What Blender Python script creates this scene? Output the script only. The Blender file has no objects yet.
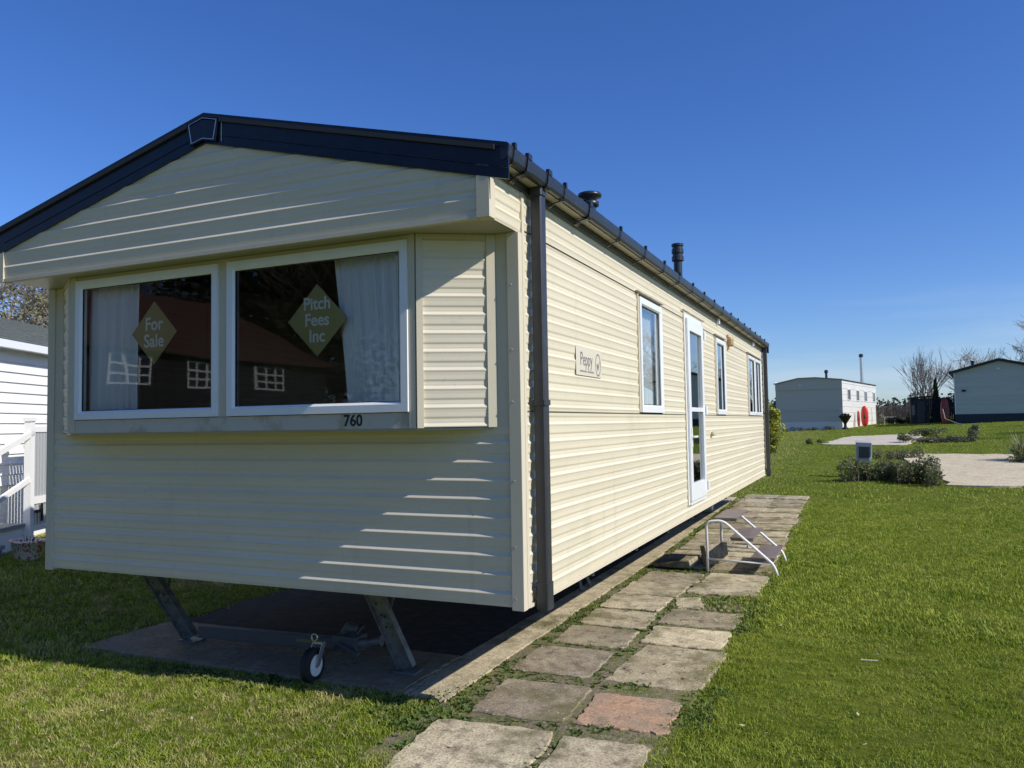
import bpy, math, random
import numpy as np
from mathutils import Vector, Matrix
random.seed(7)
RNG = np.random.default_rng(11)
S = bpy.context.scene
COL = S.collection

# ------------------------------------------------------------------ camera
CAM = (1.6881, -3.8738, 1.6)
YAW, PITCH, ROLL, FPX = 0.4198, 0.0508, -0.0165, 790.8
cd = bpy.data.cameras.new('camera'); cam = bpy.data.objects.new('camera', cd); COL.objects.link(cam)
fwd = Vector((-math.sin(YAW)*math.cos(PITCH), math.cos(YAW)*math.cos(PITCH), math.sin(PITCH)))
rt = Vector((math.cos(YAW), math.sin(YAW), 0)); up = rt.cross(fwd)
r2 = rt*math.cos(ROLL) + up*math.sin(ROLL); u2 = up*math.cos(ROLL) - rt*math.sin(ROLL)
M = Matrix((r2, u2, -fwd)).transposed().to_4x4(); M.translation = Vector(CAM)
cam.matrix_world = M
cd.sensor_width = 36; cd.lens = FPX/1024*36; cd.clip_start = 0.05; cd.clip_end = 3000
S.camera = cam

# ------------------------------------------------------------------ world, sun, exposure
SUN_EL = math.radians(37)
SD = Vector((1/math.tan(SUN_EL), -0.092, 1.0)).normalized()      # towards the sun
W = bpy.data.worlds.new('World'); S.world = W; W.use_nodes = True
nt = W.node_tree; nt.nodes.clear()
wo = nt.nodes.new('ShaderNodeOutputWorld'); bg = nt.nodes.new('ShaderNodeBackground')
sky = nt.nodes.new('ShaderNodeTexSky'); sky.sky_type = 'NISHITA'; sky.sun_disc = False
sky.sun_elevation = SUN_EL; sky.sun_rotation = math.atan2(SD.x, SD.y)
sky.altitude = 50; sky.air_density = 1.0; sky.dust_density = 0.35; sky.ozone_density = 2.4
hs = nt.nodes.new('ShaderNodeHueSaturation'); hs.inputs['Saturation'].default_value = 1.13; hs.inputs['Hue'].default_value = 0.508
hs.inputs['Value'].default_value = 1.0
wb = nt.nodes.new('ShaderNodeMixRGB'); wb.blend_type = 'MULTIPLY'; wb.inputs[0].default_value = 1; wb.inputs[2].default_value = (0.86, 1.04, 1.36, 1)   # the camera's rendering of blue sky
nt.links.new(sky.outputs[0], wb.inputs[1]); nt.links.new(wb.outputs[0], hs.inputs['Color'])
# faint streaks of high cloud low over the horizon
tc = nt.nodes.new('ShaderNodeTexCoord'); mp = nt.nodes.new('ShaderNodeMapping'); mp.inputs['Scale'].default_value = (1.6, 1.6, 16)
mp.inputs['Rotation'].default_value = (0.10, 0.05, 0)
nz = nt.nodes.new('ShaderNodeTexNoise'); nz.inputs['Scale'].default_value = 1.7; nz.inputs['Detail'].default_value = 5
cr = nt.nodes.new('ShaderNodeValToRGB'); cr.color_ramp.elements[0].position = 0.42; cr.color_ramp.elements[1].position = 0.68
nt.links.new(tc.outputs['Generated'], mp.inputs[0]); nt.links.new(mp.outputs[0], nz.inputs['Vector']); nt.links.new(nz.outputs[0], cr.inputs[0])
sx = nt.nodes.new('ShaderNodeSeparateXYZ'); nt.links.new(tc.outputs['Generated'], sx.inputs[0])
mr = nt.nodes.new('ShaderNodeMapRange'); mr.inputs['From Min'].default_value = 0.02; mr.inputs['From Max'].default_value = 0.16
mr.inputs['To Min'].default_value = 0.85; mr.inputs['To Max'].default_value = 0.0
nt.links.new(sx.outputs['Z'], mr.inputs['Value'])
mm = nt.nodes.new('ShaderNodeMath'); mm.operation = 'MULTIPLY'; nt.links.new(cr.outputs[0], mm.inputs[0]); nt.links.new(mr.outputs[0], mm.inputs[1])
mx = nt.nodes.new('ShaderNodeMixRGB'); mx.inputs[2].default_value = (5.5, 6.6, 8.2, 1)
nt.links.new(mm.outputs[0], mx.inputs[0]); nt.links.new(hs.outputs[0], mx.inputs[1]); nt.links.new(mx.outputs[0], bg.inputs[0])
bg.inputs[1].default_value = 0.105
nt.links.new(bg.outputs[0], wo.inputs[0])
sl = bpy.data.lights.new('sun', 'SUN'); sl.energy = 4.8; sl.angle = math.radians(0.53); sl.color = (1.0, 0.955, 0.87)
so = bpy.data.objects.new('sun', sl); COL.objects.link(so); so.location = (30, 0, 30)
so.rotation_euler = (-SD).to_track_quat('-Z', 'Y').to_euler()
S.view_settings.view_transform = 'Standard'; S.view_settings.look = 'None'; S.view_settings.gamma = 1
S.view_settings.use_curve_mapping = False; S.view_settings.exposure = 0.0
S.render.engine = 'CYCLES'; S.cycles.max_bounces = 8; S.cycles.transparent_max_bounces = 12

# ------------------------------------------------------------------ helpers: materials
def mat(name, col, rough=0.6, metal=0.0, spec=0.5, noise=None, bump=None, coat=0.0):
    """noise = list of (scale, colour2, lo, hi, detail) layers mixed over col; bump = (scale, strength, distance)"""
    m = bpy.data.materials.new(name); m.use_nodes = True; t = m.node_tree; N = t.nodes; L = t.links
    b = N['Principled BSDF']; b.inputs['Roughness'].default_value = rough; b.inputs['Metallic'].default_value = metal
    b.inputs['Specular IOR Level'].default_value = spec; b.inputs['Coat Weight'].default_value = coat
    b.inputs['Base Color'].default_value = (*col, 1)
    g = N.new('ShaderNodeNewGeometry')
    if noise:
        prev = None
        for (sc, c2, lo, hi, det) in noise:
            if isinstance(sc, tuple):
                mpn = N.new('ShaderNodeMapping'); mpn.inputs['Scale'].default_value = sc; L.new(g.outputs['Position'], mpn.inputs[0]); src = mpn.outputs[0]; scl = 1.0
            else: src = g.outputs['Position']; scl = sc
            n = N.new('ShaderNodeTexNoise'); n.inputs['Scale'].default_value = scl; n.inputs['Detail'].default_value = det
            n.inputs['Roughness'].default_value = 0.62
            L.new(src, n.inputs['Vector'])
            r = N.new('ShaderNodeMapRange'); r.inputs['From Min'].default_value = lo; r.inputs['From Max'].default_value = hi
            L.new(n.outputs[0], r.inputs['Value'])
            x = N.new('ShaderNodeMixRGB'); x.inputs[2].default_value = (*c2, 1); L.new(r.outputs[0], x.inputs[0])
            if prev is None: x.inputs[1].default_value = (*col, 1)
            else: L.new(prev, x.inputs[1])
            prev = x.outputs[0]
        L.new(prev, b.inputs['Base Color'])
    if bump:
        n = N.new('ShaderNodeTexNoise'); n.inputs['Scale'].default_value = bump[0]; n.inputs['Detail'].default_value = 6
        L.new(g.outputs['Position'], n.inputs['Vector'])
        bn = N.new('ShaderNodeBump'); bn.inputs['Strength'].default_value = bump[1]; bn.inputs['Distance'].default_value = bump[2]
        L.new(n.outputs[0], bn.inputs['Height']); L.new(bn.outputs[0], b.inputs['Normal'])
    return m

def glass_mat(name, tint=(0.80, 0.84, 0.84), boost=1.0, wav=0.0):
    m = bpy.data.materials.new(name); m.use_nodes = True; t = m.node_tree; N = t.nodes; L = t.links
    N.remove(N['Principled BSDF']); o = N['Material Output']
    fr = N.new('ShaderNodeFresnel'); fr.inputs[0].default_value = 1.52
    mu = N.new('ShaderNodeMath'); mu.operation = 'MULTIPLY'; mu.inputs[1].default_value = 1.9*boost; mu.use_clamp = True
    L.new(fr.outputs[0], mu.inputs[0])
    tr = N.new('ShaderNodeBsdfTransparent'); tr.inputs[0].default_value = (*tint, 1)
    gl = N.new('ShaderNodeBsdfGlossy'); gl.inputs['Roughness'].default_value = 0.015; gl.inputs['Color'].default_value = (0.95, 0.97, 0.96, 1)
    mi = N.new('ShaderNodeMixShader'); L.new(mu.outputs[0], mi.inputs[0]); L.new(tr.outputs[0], mi.inputs[1]); L.new(gl.outputs[0], mi.inputs[2])
    if wav:
        g = N.new('ShaderNodeNewGeometry'); n = N.new('ShaderNodeTexNoise'); n.inputs['Scale'].default_value = 1.6; n.inputs['Detail'].default_value = 1
        L.new(g.outputs['Position'], n.inputs['Vector']); bn = N.new('ShaderNodeBump'); bn.inputs['Strength'].default_value = wav; bn.inputs['Distance'].default_value = 0.02
        L.new(n.outputs[0], bn.inputs['Height']); L.new(bn.outputs[0], gl.inputs['Normal'])
    L.new(mi.outputs[0], o.inputs[0])
    return m

def leaf_mat(name, c1, c2, c3=None, sc=3.0, trans=0.25):
    """foliage: per-blade and per-place variation, some light through the leaf"""
    m = bpy.data.materials.new(name); m.use_nodes = True; t = m.node_tree; N = t.nodes; L = t.links
    b = N['Principled BSDF']; b.inputs['Roughness'].default_value = 0.55; b.inputs['Specular IOR Level'].default_value = 0.3
    g = N.new('ShaderNodeNewGeometry'); n = N.new('ShaderNodeTexNoise'); n.inputs['Scale'].default_value = sc; n.inputs['Detail'].default_value = 4
    L.new(g.outputs['Position'], n.inputs['Vector'])
    r = N.new('ShaderNodeMapRange'); r.inputs['From Min'].default_value = 0.36; r.inputs['From Max'].default_value = 0.64
    L.new(n.outputs[0], r.inputs['Value'])
    a = N.new('ShaderNodeMath'); a.operation = 'MULTIPLY_ADD'; a.inputs[1].default_value = 0.55; L.new(g.outputs['Random Per Island'], a.inputs[0])
    s2 = N.new('ShaderNodeMath'); s2.operation = 'MULTIPLY'; s2.inputs[1].default_value = 0.5; L.new(r.outputs[0], s2.inputs[0]); L.new(s2.outputs[0], a.inputs[2])
    cr = N.new('ShaderNodeValToRGB'); e = cr.color_ramp.elements; e[0].color = (*c1, 1); e[1].color = (*c2, 1)
    if c3: q = cr.color_ramp.elements.new(0.93); q.color = (*c2, 1); e[-1].color = (*c3, 1)
    L.new(a.outputs[0], cr.inputs[0]); L.new(cr.outputs[0], b.inputs['Base Color'])
    tl = N.new('ShaderNodeBsdfTranslucent'); L.new(cr.outputs[0], tl.inputs[0])
    mi = N.new('ShaderNodeMixShader'); mi.inputs[0].default_value = trans
    L.new(b.outputs[0], mi.inputs[1]); L.new(tl.outputs[0], mi.inputs[2]); L.new(mi.outputs[0], N['Material Output'].inputs[0])
    return m

# ------------------------------------------------------------------ helpers: meshes
class MB:
    def __init__(s): s.v = []; s.f = []
    def poly(s, pts): n = len(s.v); s.v += [tuple(p) for p in pts]; s.f.append(tuple(range(n, n+len(pts)))); return s
    def box(s, x0, x1, y0, y1, z0, z1, c=0.0):
        n = len(s.v)
        if c <= 0:
            s.v += [(x0,y0,z0),(x1,y0,z0),(x1,y1,z0),(x0,y1,z0),(x0,y0,z1),(x1,y0,z1),(x1,y1,z1),(x0,y1,z1)]
            s.f += [tuple(n+i for i in q) for q in ((0,3,2,1),(4,5,6,7),(0,1,5,4),(1,2,6,5),(2,3,7,6),(3,0,4,7))]
        else:                                                   # chamfered along z
            o = [(x0+c,y0),(x1-c,y0),(x1,y0+c),(x1,y1-c),(x1-c,y1),(x0+c,y1),(x0,y1-c),(x0,y0+c)]
            s.v += [(a,b,z0) for a,b in o] + [(a,b,z1) for a,b in o]
            s.f += [tuple(n+i for i in range(7,-1,-1)), tuple(n+8+i for i in range(8))]
            s.f += [(n+i, n+(i+1)%8, n+8+(i+1)%8, n+8+i) for i in range(8)]
        return s
    def hexa(s, p):                                            # 8 points, bottom ring then top ring
        n = len(s.v); s.v += [tuple(q) for q in p]
        s.f += [tuple(n+i for i in q) for q in ((0,3,2,1),(4,5,6,7),(0,1,5,4),(1,2,6,5),(2,3,7,6),(3,0,4,7))]; return s
    def bar(s, a, b, w, h, upv=(0,0,1)):
        a = Vector(a); b = Vector(b); d = (b-a).normalized(); u = Vector(upv); sd = d.cross(u)
        if sd.length < 1e-4: sd = d.cross(Vector((1,0,0)))
        sd.normalize(); u = sd.cross(d).normalized()
        r = [(-w/2,-h/2),(w/2,-h/2),(w/2,h/2),(-w/2,h/2)]
        return s.hexa([a+sd*p+u*q for p,q in r] + [b+sd*p+u*q for p,q in r])
    def tube(s, pts, rads, k=8, cap=True):
        pts = [Vector(p) for p in pts]
        if not hasattr(rads, '__len__'): rads = [rads]*len(pts)
        n0 = len(s.v); ref = None
        for i, p in enumerate(pts):
            d = (pts[min(i+1, len(pts)-1)] - pts[max(i-1, 0)])
            if d.length < 1e-9: d = Vector((0,0,1))
            d.normalize()
            if ref is None or abs(ref.dot(d)) > 0.95: ref = Vector((1,0,0)) if abs(d.x) < 0.8 else Vector((0,1,0))
            a = (ref - d*ref.dot(d)).normalized(); ref = a; b = d.cross(a)
            for j in range(k):
                t = 2*math.pi*j/k; s.v.append(tuple(p + (a*math.cos(t) + b*math.sin(t))*rads[i]))
        for i in range(len(pts)-1):
            for j in range(k):
                s.f.append((n0+i*k+j, n0+i*k+(j+1)%k, n0+(i+1)*k+(j+1)%k, n0+(i+1)*k+j))
        if cap:
            s.f.append(tuple(n0+j for j in range(k-1,-1,-1))); s.f.append(tuple(n0+(len(pts)-1)*k+j for j in range(k)))
        return s
    def lathe(s, c, prof, k=20):
        c = Vector(c); return s.tube([c+Vector((0,0,z)) for r,z in prof], [max(r,1e-4) for r,z in prof], k)
    def prism(s, pts, off):
        """closed polygon (3-D points) pushed along off"""
        n = len(s.v); k = len(pts); off = Vector(off)
        s.v += [tuple(Vector(p)) for p in pts] + [tuple(Vector(p)+off) for p in pts]
        s.f += [tuple(n+i for i in range(k)), tuple(n+k+i for i in range(k-1,-1,-1))]
        s.f += [(n+(i+1)%k, n+i, n+k+i, n+k+(i+1)%k) for i in range(k)]; return s
    def build(s, name, m, parent=None, smooth=False, loc=None):
        me = bpy.data.meshes.new(name)
        vs = s.v
        if loc is not None: vs = [(a-loc[0], b-loc[1], c-loc[2]) for a,b,c in vs]
        me.from_pydata(vs, [], s.f); me.materials.append(m)
        if smooth:
            me.shade_smooth()
        me.update()
        o = bpy.data.objects.new(name, me); COL.objects.link(o)
        if loc is not None: o.location = loc
        if parent is not None: o.parent = parent
        return o
def build_each(mb, name, m, parent=None, bev=0):
    par = list(range(len(mb.v)))
    def fd(a):
        while par[a] != a: par[a] = par[par[a]]; a = par[a]
        return a
    for f in mb.f:
        for b in f[1:]: par[fd(b)] = fd(f[0])
    gr = {}
    for f in mb.f: gr.setdefault(fd(f[0]), []).append(f)
    out = []
    for fs_ in gr.values():
        q = MB(); mp2 = {}
        for f in fs_:
            nf = []
            for i in f:
                if i not in mp2: mp2[i] = len(q.v); q.v.append(mb.v[i])
                nf.append(mp2[i])
            q.f.append(tuple(nf))
        o = q.build(name, m, parent)
        if bev: bevel(o, bev)
        out.append(o)
    return out
def bevel(o, w=0.003, seg=2):
    b = o.modifiers.new('bevel', 'BEVEL'); b.width = w; b.segments = seg; b.limit_method = 'ANGLE'; b.angle_limit = math.radians(40); return o
def wn(o):
    try: o.data.shade_auto_smooth
    except Exception: pass
    return o
def tag(o, label=None, cat=None, group=None, kind=None):
    if label: o['label'] = label
    if cat: o['category'] = cat
    if group: o['group'] = group
    if kind: o['kind'] = kind
    return o
def thing(name, label, cat, loc=(0,0,0), rz=0, group=None):
    o = bpy.data.objects.new(name, None); COL.objects.link(o); o.empty_display_size = 0.2
    o.location = loc; o.rotation_euler = (0,0,rz); return tag(o, label, cat, group)
def text(body, size, m, name, parent, M4, depth=0.002, offset=0.0, sx=1.0, lh=0.9):
    c = bpy.data.curves.new(name, 'FONT'); c.body = body; c.size = size; c.align_x = 'CENTER'; c.align_y = 'CENTER'
    c.extrude = depth; c.offset = offset; c.space_line = lh; c.resolution_u = 4
    t = bpy.data.objects.new(name+'_tmp', c); COL.objects.link(t)
    dg = bpy.context.evaluated_depsgraph_get(); me = bpy.data.meshes.new_from_object(t.evaluated_get(dg))
    bpy.data.objects.remove(t); bpy.data.curves.remove(c)
    me.transform(Matrix.Diagonal((sx,1,1,1))); me.transform(M4); me.materials.clear(); me.materials.append(m); me.name = name
    o = bpy.data.objects.new(name, me); COL.objects.link(o)
    if parent is not None: o.parent = parent
    return o
def face_mat(origin, xdir, zdir=(0,0,1)):
    x = Vector(xdir).normalized(); y = Vector(zdir).normalized(); z = x.cross(y)
    m = Matrix((x, y, z)).transposed().to_4x4(); m.translation = Vector(origin); return m

def sm(a, b, x):
    t = np.clip((np.asarray(x, float)-a)/(b-a), 0, 1); return t*t*(3-2*t)
def Hf(x, y):
    x = np.asarray(x, float); y = np.asarray(y, float)
    h = np.interp(y, [5,8,11,20,30,45,60,100,400], [0,.05,.12,.38,.66,1.02,1.2,1.3,1.5])
    h = h + .32*sm(4.0, 6.3, -x)
    h = h + .035*np.clip(x-.6, -6, 20)*sm(12, 42, y)
    return h
def H(x, y): return float(Hf(x, y))

# ------------------------------------------------------------------ materials
CREAM = (0.70, 0.63, 0.485)
M_clad = mat('cream_cladding', CREAM, 0.55, noise=[((0.7,0.7,3.0), (0.63,0.57,0.44), .40, .70, 4), (22, (0.55,0.50,0.39), .60, .85, 5), ((9,9,.7), (0.58,0.53,0.41), .60, .80, 4)], bump=(6, .06, .004))
M_side = mat('cream_side_cladding', (0.72,0.645,0.475), 0.45, noise=[((0.35,0.35,5.0), (0.65,0.58,0.425), .40, .70, 4), ((1.5,1.5,.9), (0.55,0.53,0.37), .58, .84, 6), ((7,7,.5), (0.58,0.53,0.39), .60, .80, 4)], bump=(5, .08, .004))
M_trim = mat('cream_trim', (0.60,0.54,0.41), 0.75, spec=0.2, noise=[(9, (0.55,0.50,0.38), .55, .8, 4)])
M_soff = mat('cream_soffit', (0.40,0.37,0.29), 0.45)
M_sill = mat('weathered_sill_panel', (0.52,0.49,0.42), 0.5, noise=[(7, (0.40,0.36,0.28), .5, .62, 5)])
M_upvc = mat('white_upvc', (0.80,0.81,0.80), 0.28, noise=[(5, (0.70,0.70,0.67), .55, .85, 4)])
M_navy = mat('navy_roof_trim', (0.004,0.006,0.012), 0.35, noise=[(14, (0.014,0.018,0.026), .5, .8, 4)])
M_roof = mat('dark_roof_tiles', (0.03,0.033,0.038), 0.7)
M_gut = mat('dark_grey_plastic', (0.022,0.026,0.032), 0.34, noise=[(8, (0.05,0.052,0.052), .55, .85, 4)])
M_pipe = mat('grey_plastic_pipe', (0.034,0.036,0.042), 0.36, noise=[(6, (0.055,0.055,0.055), .5, .8, 4)])
M_glass = glass_mat('window_glass', (0.97,0.98,0.98), 0.62, 0.13)
M_glass_s = glass_mat('side_window_glass', (0.70,0.74,0.75), 1.0, 0.03)
M_rubber = mat('black_rubber', (0.015,0.015,0.016), 0.7)
M_steel = mat('galvanised_steel', (0.21,0.22,0.215), 0.5, 0.35, noise=[(18, (0.08,0.085,0.085), .45, .7, 5)])
M_darksteel = mat('dark_chassis_steel', (0.12,0.125,0.125), 0.55, 0.2, noise=[(15, (0.09,0.06,0.04), .58, .8, 5)])
M_zinc = mat('zinc_plate', (0.55,0.56,0.56), 0.35, 0.8)
M_net = None
M_in = mat('interior_wall', (0.30,0.26,0.21), 0.8)
M_infl = mat('interior_floor', (0.10,0.08,0.06), 0.8)
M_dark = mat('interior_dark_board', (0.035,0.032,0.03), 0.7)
M_olive = mat('olive_card', (0.44,0.37,0.15), 0.6)
M_wtxt = mat('white_lettering', (0.85,0.86,0.82), 0.6)
M_btxt = mat('black_lettering', (0.01,0.01,0.01), 0.5)
M_gtxt = mat('grey_lettering', (0.16,0.155,0.14), 0.5)
M_white = mat('white_paint', (0.78,0.78,0.75), 0.4, noise=[(30, (0.55,0.50,0.42), .62, .8, 5)])
M_brownply = mat('brown_phenolic_tread', (0.17,0.130,0.112), 0.55, noise=[(8, (0.22,0.18,0.155), .5, .8, 5)])

def concrete(name, a, b, c, sc=1.0, lichen=None, rnd=0.0):
    m = bpy.data.materials.new(name); m.use_nodes = True; t = m.node_tree; N = t.nodes; L = t.links
    bs = N['Principled BSDF']; bs.inputs['Roughness'].default_value = 0.9; bs.inputs['Specular IOR Level'].default_value = 0.08
    g = N.new('ShaderNodeNewGeometry'); oi = N.new('ShaderNodeObjectInfo')
    ad = N.new('ShaderNodeVectorMath'); ad.operation = 'MULTIPLY_ADD'; ad.inputs[1].default_value = (37, 53, 11)
    L.new(oi.outputs['Random'], ad.inputs[0]); L.new(g.outputs['Position'], ad.inputs[2])
    def ns(s, lo, hi, det=6, ro=.65):
        n = N.new('ShaderNodeTexNoise'); n.inputs['Scale'].default_value = s; n.inputs['Detail'].default_value = det; n.inputs['Roughness'].default_value = ro
        L.new(ad.outputs[0], n.inputs['Vector']); r = N.new('ShaderNodeMapRange'); r.inputs['From Min'].default_value = lo; r.inputs['From Max'].default_value = hi
        L.new(n.outputs[0], r.inputs['Value']); return r.outputs[0]
    def mixc(f, p, q):
        x = N.new('ShaderNodeMixRGB'); L.new(f, x.inputs[0])
        for i, w in ((1, p), (2, q)):
            if isinstance(w, tuple): x.inputs[i].default_value = (*w, 1)
            else: L.new(w, x.inputs[i])
        return x.outputs[0]
    col = mixc(ns(3.2*sc, .38, .62), a, b)
    col = mixc(ns(11*sc, .50, .68), col, c)
    col = mixc(ns(90*sc, .45, .75, 3), col, tuple(v*0.55 for v in c))
    if rnd is not None: col = mixc(ns(2.3*sc, .50, .66, 7), col, (0.17,0.15,0.075) if lichen else tuple(v*.7 for v in a))
    if lichen: col = mixc(ns(30*sc, .655, .69, 4, .6), col, lichen)
    if rnd:
        hv = N.new('ShaderNodeHueSaturation'); r = N.new('ShaderNodeMapRange'); r.inputs['To Min'].default_value = 1-rnd; r.inputs['To Max'].default_value = 1+rnd
        L.new(oi.outputs['Random'], r.inputs['Value']); L.new(r.outputs[0], hv.inputs['Value']); L.new(col, hv.inputs['Color']); col = hv.outputs[0]
    L.new(col, bs.inputs['Base Color'])
    n = N.new('ShaderNodeTexNoise'); n.inputs['Scale'].default_value = 60; n.inputs['Detail'].default_value = 8; n.inputs['Roughness'].default_value = .7
    L.new(ad.outputs[0], n.inputs['Vector']); bn = N.new('ShaderNodeBump'); bn.inputs['Strength'].default_value = .8; bn.inputs['Distance'].default_value = .006
    L.new(n.outputs[0], bn.inputs['Height'])
    n2 = N.new('ShaderNodeTexNoise'); n2.inputs['Scale'].default_value = 6; n2.inputs['Detail'].default_value = 6
    L.new(ad.outputs[0], n2.inputs['Vector']); b2 = N.new('ShaderNodeBump'); b2.inputs['Strength'].default_value = .7; b2.inputs['Distance'].default_value = .02
    L.new(n2.outputs[0], b2.inputs['Height']); L.new(bn.outputs[0], b2.inputs['Normal']); L.new(b2.outputs[0], bs.inputs['Normal'])
    return m
M_slab = concrete('weathered_paving', (0.44,0.365,0.24), (0.62,0.53,0.35), (0.22,0.18,0.125), 1.0, (0.58,0.53,0.38), 0.27)
M_pink = concrete('pink_paving', (0.56,0.34,0.215), (0.38,0.285,0.20), (0.27,0.22,0.155), 1.0, None, 0)
M_grysl = concrete('dark_grey_paving', (0.32,0.265,0.185), (0.44,0.365,0.255), (0.18,0.145,0.11), 1.0, (0.60,0.58,0.46), 0)
M_conc = concrete('concrete_base', (0.55,0.465,0.31), (0.66,0.565,0.385), (0.36,0.30,0.20), .8, (0.55,0.50,0.37), 0)
M_pad = concrete('pale_concrete', (0.66,0.56,0.37), (0.72,0.62,0.43), (0.54,0.45,0.30), .3, None, None)

# lawn colour shared by the soil sheet and the blades: patches of fresh green, deep green and straw
def lawn_colour(N, L, island=None):
    g = N.new('ShaderNodeNewGeometry')
    def ns(s, lo, hi, det=5, sc3=None):
        n = N.new('ShaderNodeTexNoise'); n.inputs['Scale'].default_value = s; n.inputs['Detail'].default_value = det; n.inputs['Roughness'].default_value = .62
        if sc3:
            mpn = N.new('ShaderNodeMapping'); mpn.inputs['Scale'].default_value = sc3; L.new(g.outputs['Position'], mpn.inputs[0]); L.new(mpn.outputs[0], n.inputs['Vector'])
        else: L.new(g.outputs['Position'], n.inputs['Vector'])
        r = N.new('ShaderNodeMapRange'); r.inputs['From Min'].default_value = lo; r.inputs['From Max'].default_value = hi
        L.new(n.outputs[0], r.inputs['Value']); return r.outputs[0]
    def mixc(f, p, q):
        x = N.new('ShaderNodeMixRGB'); L.new(f, x.inputs[0])
        for i, w in ((1, p), (2, q)):
            if isinstance(w, tuple): x.inputs[i].default_value = (*w, 1)
            else: L.new(w, x.inputs[i])
        return x.outputs[0]
    c = mixc(ns(1.3, .36, .64), (0.160,0.210,0.020), (0.225,0.265,0.036))
    c = mixc(ns(6.0, .50, .72), c, (0.105,0.160,0.018))
    # straw patches: more in front of the caravan (x < 0.5, y < 1)
    st = ns(1.9, .52, .70, 6)
    sx = N.new('ShaderNodeSeparateXYZ'); L.new(g.outputs['Position'], sx.inputs[0])
    r = N.new('ShaderNodeMapRange'); r.inputs['From Min'].default_value = 0.2; r.inputs['From Max'].default_value = -1.2; r.inputs['To Min'].default_value = .16; r.inputs['To Max'].default_value = 1.0
    L.new(sx.outputs['X'], r.inputs['Value'])
    mu = N.new('ShaderNodeMath'); mu.operation = 'MULTIPLY'; L.new(st, mu.inputs[0]); L.new(r.outputs[0], mu.inputs[1])
    c = mixc(mu.outputs[0], c, (0.38,0.33,0.13))
    m3 = N.new('ShaderNodeMath'); m3.operation = 'MULTIPLY'; L.new(ns(17, .50, .66, 4), m3.inputs[0]); L.new(r.outputs[0], m3.inputs[1])
    c = mixc(m3.outputs[0], c, (0.36,0.32,0.15))
    return c, g
def lawn_mat(name, soil):
    m = bpy.data.materials.new(name); m.use_nodes = True; N = m.node_tree.nodes; L = m.node_tree.links; b = N['Principled BSDF']
    c, g = lawn_colour(N, L); b.inputs['Roughness'].default_value = .6 if not soil else .95; b.inputs['Specular IOR Level'].default_value = .25 if not soil else 0.05
    hv = N.new('ShaderNodeHueSaturation'); L.new(c, hv.inputs['Color'])
    if soil:
        n = N.new('ShaderNodeTexNoise'); n.inputs['Scale'].default_value = 38; n.inputs['Detail'].default_value = 8; n.inputs['Roughness'].default_value = .75; L.new(g.outputs['Position'], n.inputs['Vector'])
        r = N.new('ShaderNodeMapRange'); r.inputs['From Min'].default_value = .3; r.inputs['From Max'].default_value = .7; r.inputs['To Min'].default_value = .45; r.inputs['To Max'].default_value = .95
        L.new(n.outputs[0], r.inputs['Value']); L.new(r.outputs[0], hv.inputs['Value']); L.new(hv.outputs[0], b.inputs['Base Color'])
        bn = N.new('ShaderNodeBump'); bn.inputs['Strength'].default_value = 1; bn.inputs['Distance'].default_value = .03; L.new(n.outputs[0], bn.inputs['Height']); L.new(bn.outputs[0], b.inputs['Normal'])
    else:
        oi = N.new('ShaderNodeObjectInfo')
        r = N.new('ShaderNodeMapRange'); r.inputs['To Min'].default_value = .95; r.inputs['To Max'].default_value = 1.85
        L.new(g.outputs['Random Per Island'], r.inputs['Value']); L.new(r.outputs[0], hv.inputs['Value'])
        r3 = N.new('ShaderNodeMapRange'); r3.inputs['To Min'].default_value = .485; r3.inputs['To Max'].default_value = .512; L.new(oi.outputs['Random'], r3.inputs['Value']); L.new(r3.outputs[0], hv.inputs['Hue'])
        L.new(hv.outputs[0], b.inputs['Base Color'])
        tl = N.new('ShaderNodeBsdfTranslucent'); L.new(hv.outputs[0], tl.inputs[0]); mi = N.new('ShaderNodeMixShader'); mi.inputs[0].default_value = .3
        L.new(b.outputs[0], mi.inputs[1]); L.new(tl.outputs[0], mi.inputs[2]); L.new(mi.outputs[0], N['Material Output'].inputs[0])
    return m
M_soil = lawn_mat('lawn_soil', True)
M_blade = lawn_mat('grass_blade', False)

# ================================================================== GROUND
def axis(pts):
    out = []
    for a, b, st in pts: out += list(np.arange(a, b, st))
    return np.array(out + [pts[-1][1]])
xs = axis([(-400,-40,40), (-40,-10,3), (-10,10,.25), (10,40,3), (40,400,40)])
ys = axis([(-300,-40,40), (-40,-6,3), (-6,16,.25), (16,60,1.0), (60,160,10), (160,900,60)])
X, Y = np.meshgrid(xs, ys)
Z = Hf(X, Y) + 0.012*np.sin(X*1.7+Y*.6)*np.sin(Y*1.3-.4*X)*sm(6, 9, np.abs(X+1.5)+np.maximum(0, 0)) 
Z -= 0.06*((X>-3.45)&(X<-.7)&(Y>.4)&(Y<11)) + 0.012*((X>-.6)&(X<.76)&(Y>-.5)&(Y<11.3))
me = bpy.data.meshes.new('ground'); nx, ny = len(xs), len(ys)
vs = np.stack([X.ravel(), Y.ravel(), Z.ravel()], 1)
idx = np.arange(nx*ny).reshape(ny, nx)
fs = np.stack([idx[:-1,:-1].ravel(), idx[:-1,1:].ravel(), idx[1:,1:].ravel(), idx[1:,:-1].ravel()], 1)
me.from_pydata(vs.tolist(), [], fs.tolist()); me.materials.append(M_soil); me.shade_smooth()
ground = bpy.data.objects.new('ground', me); COL.objects.link(ground); tag(ground, kind='structure')

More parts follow.
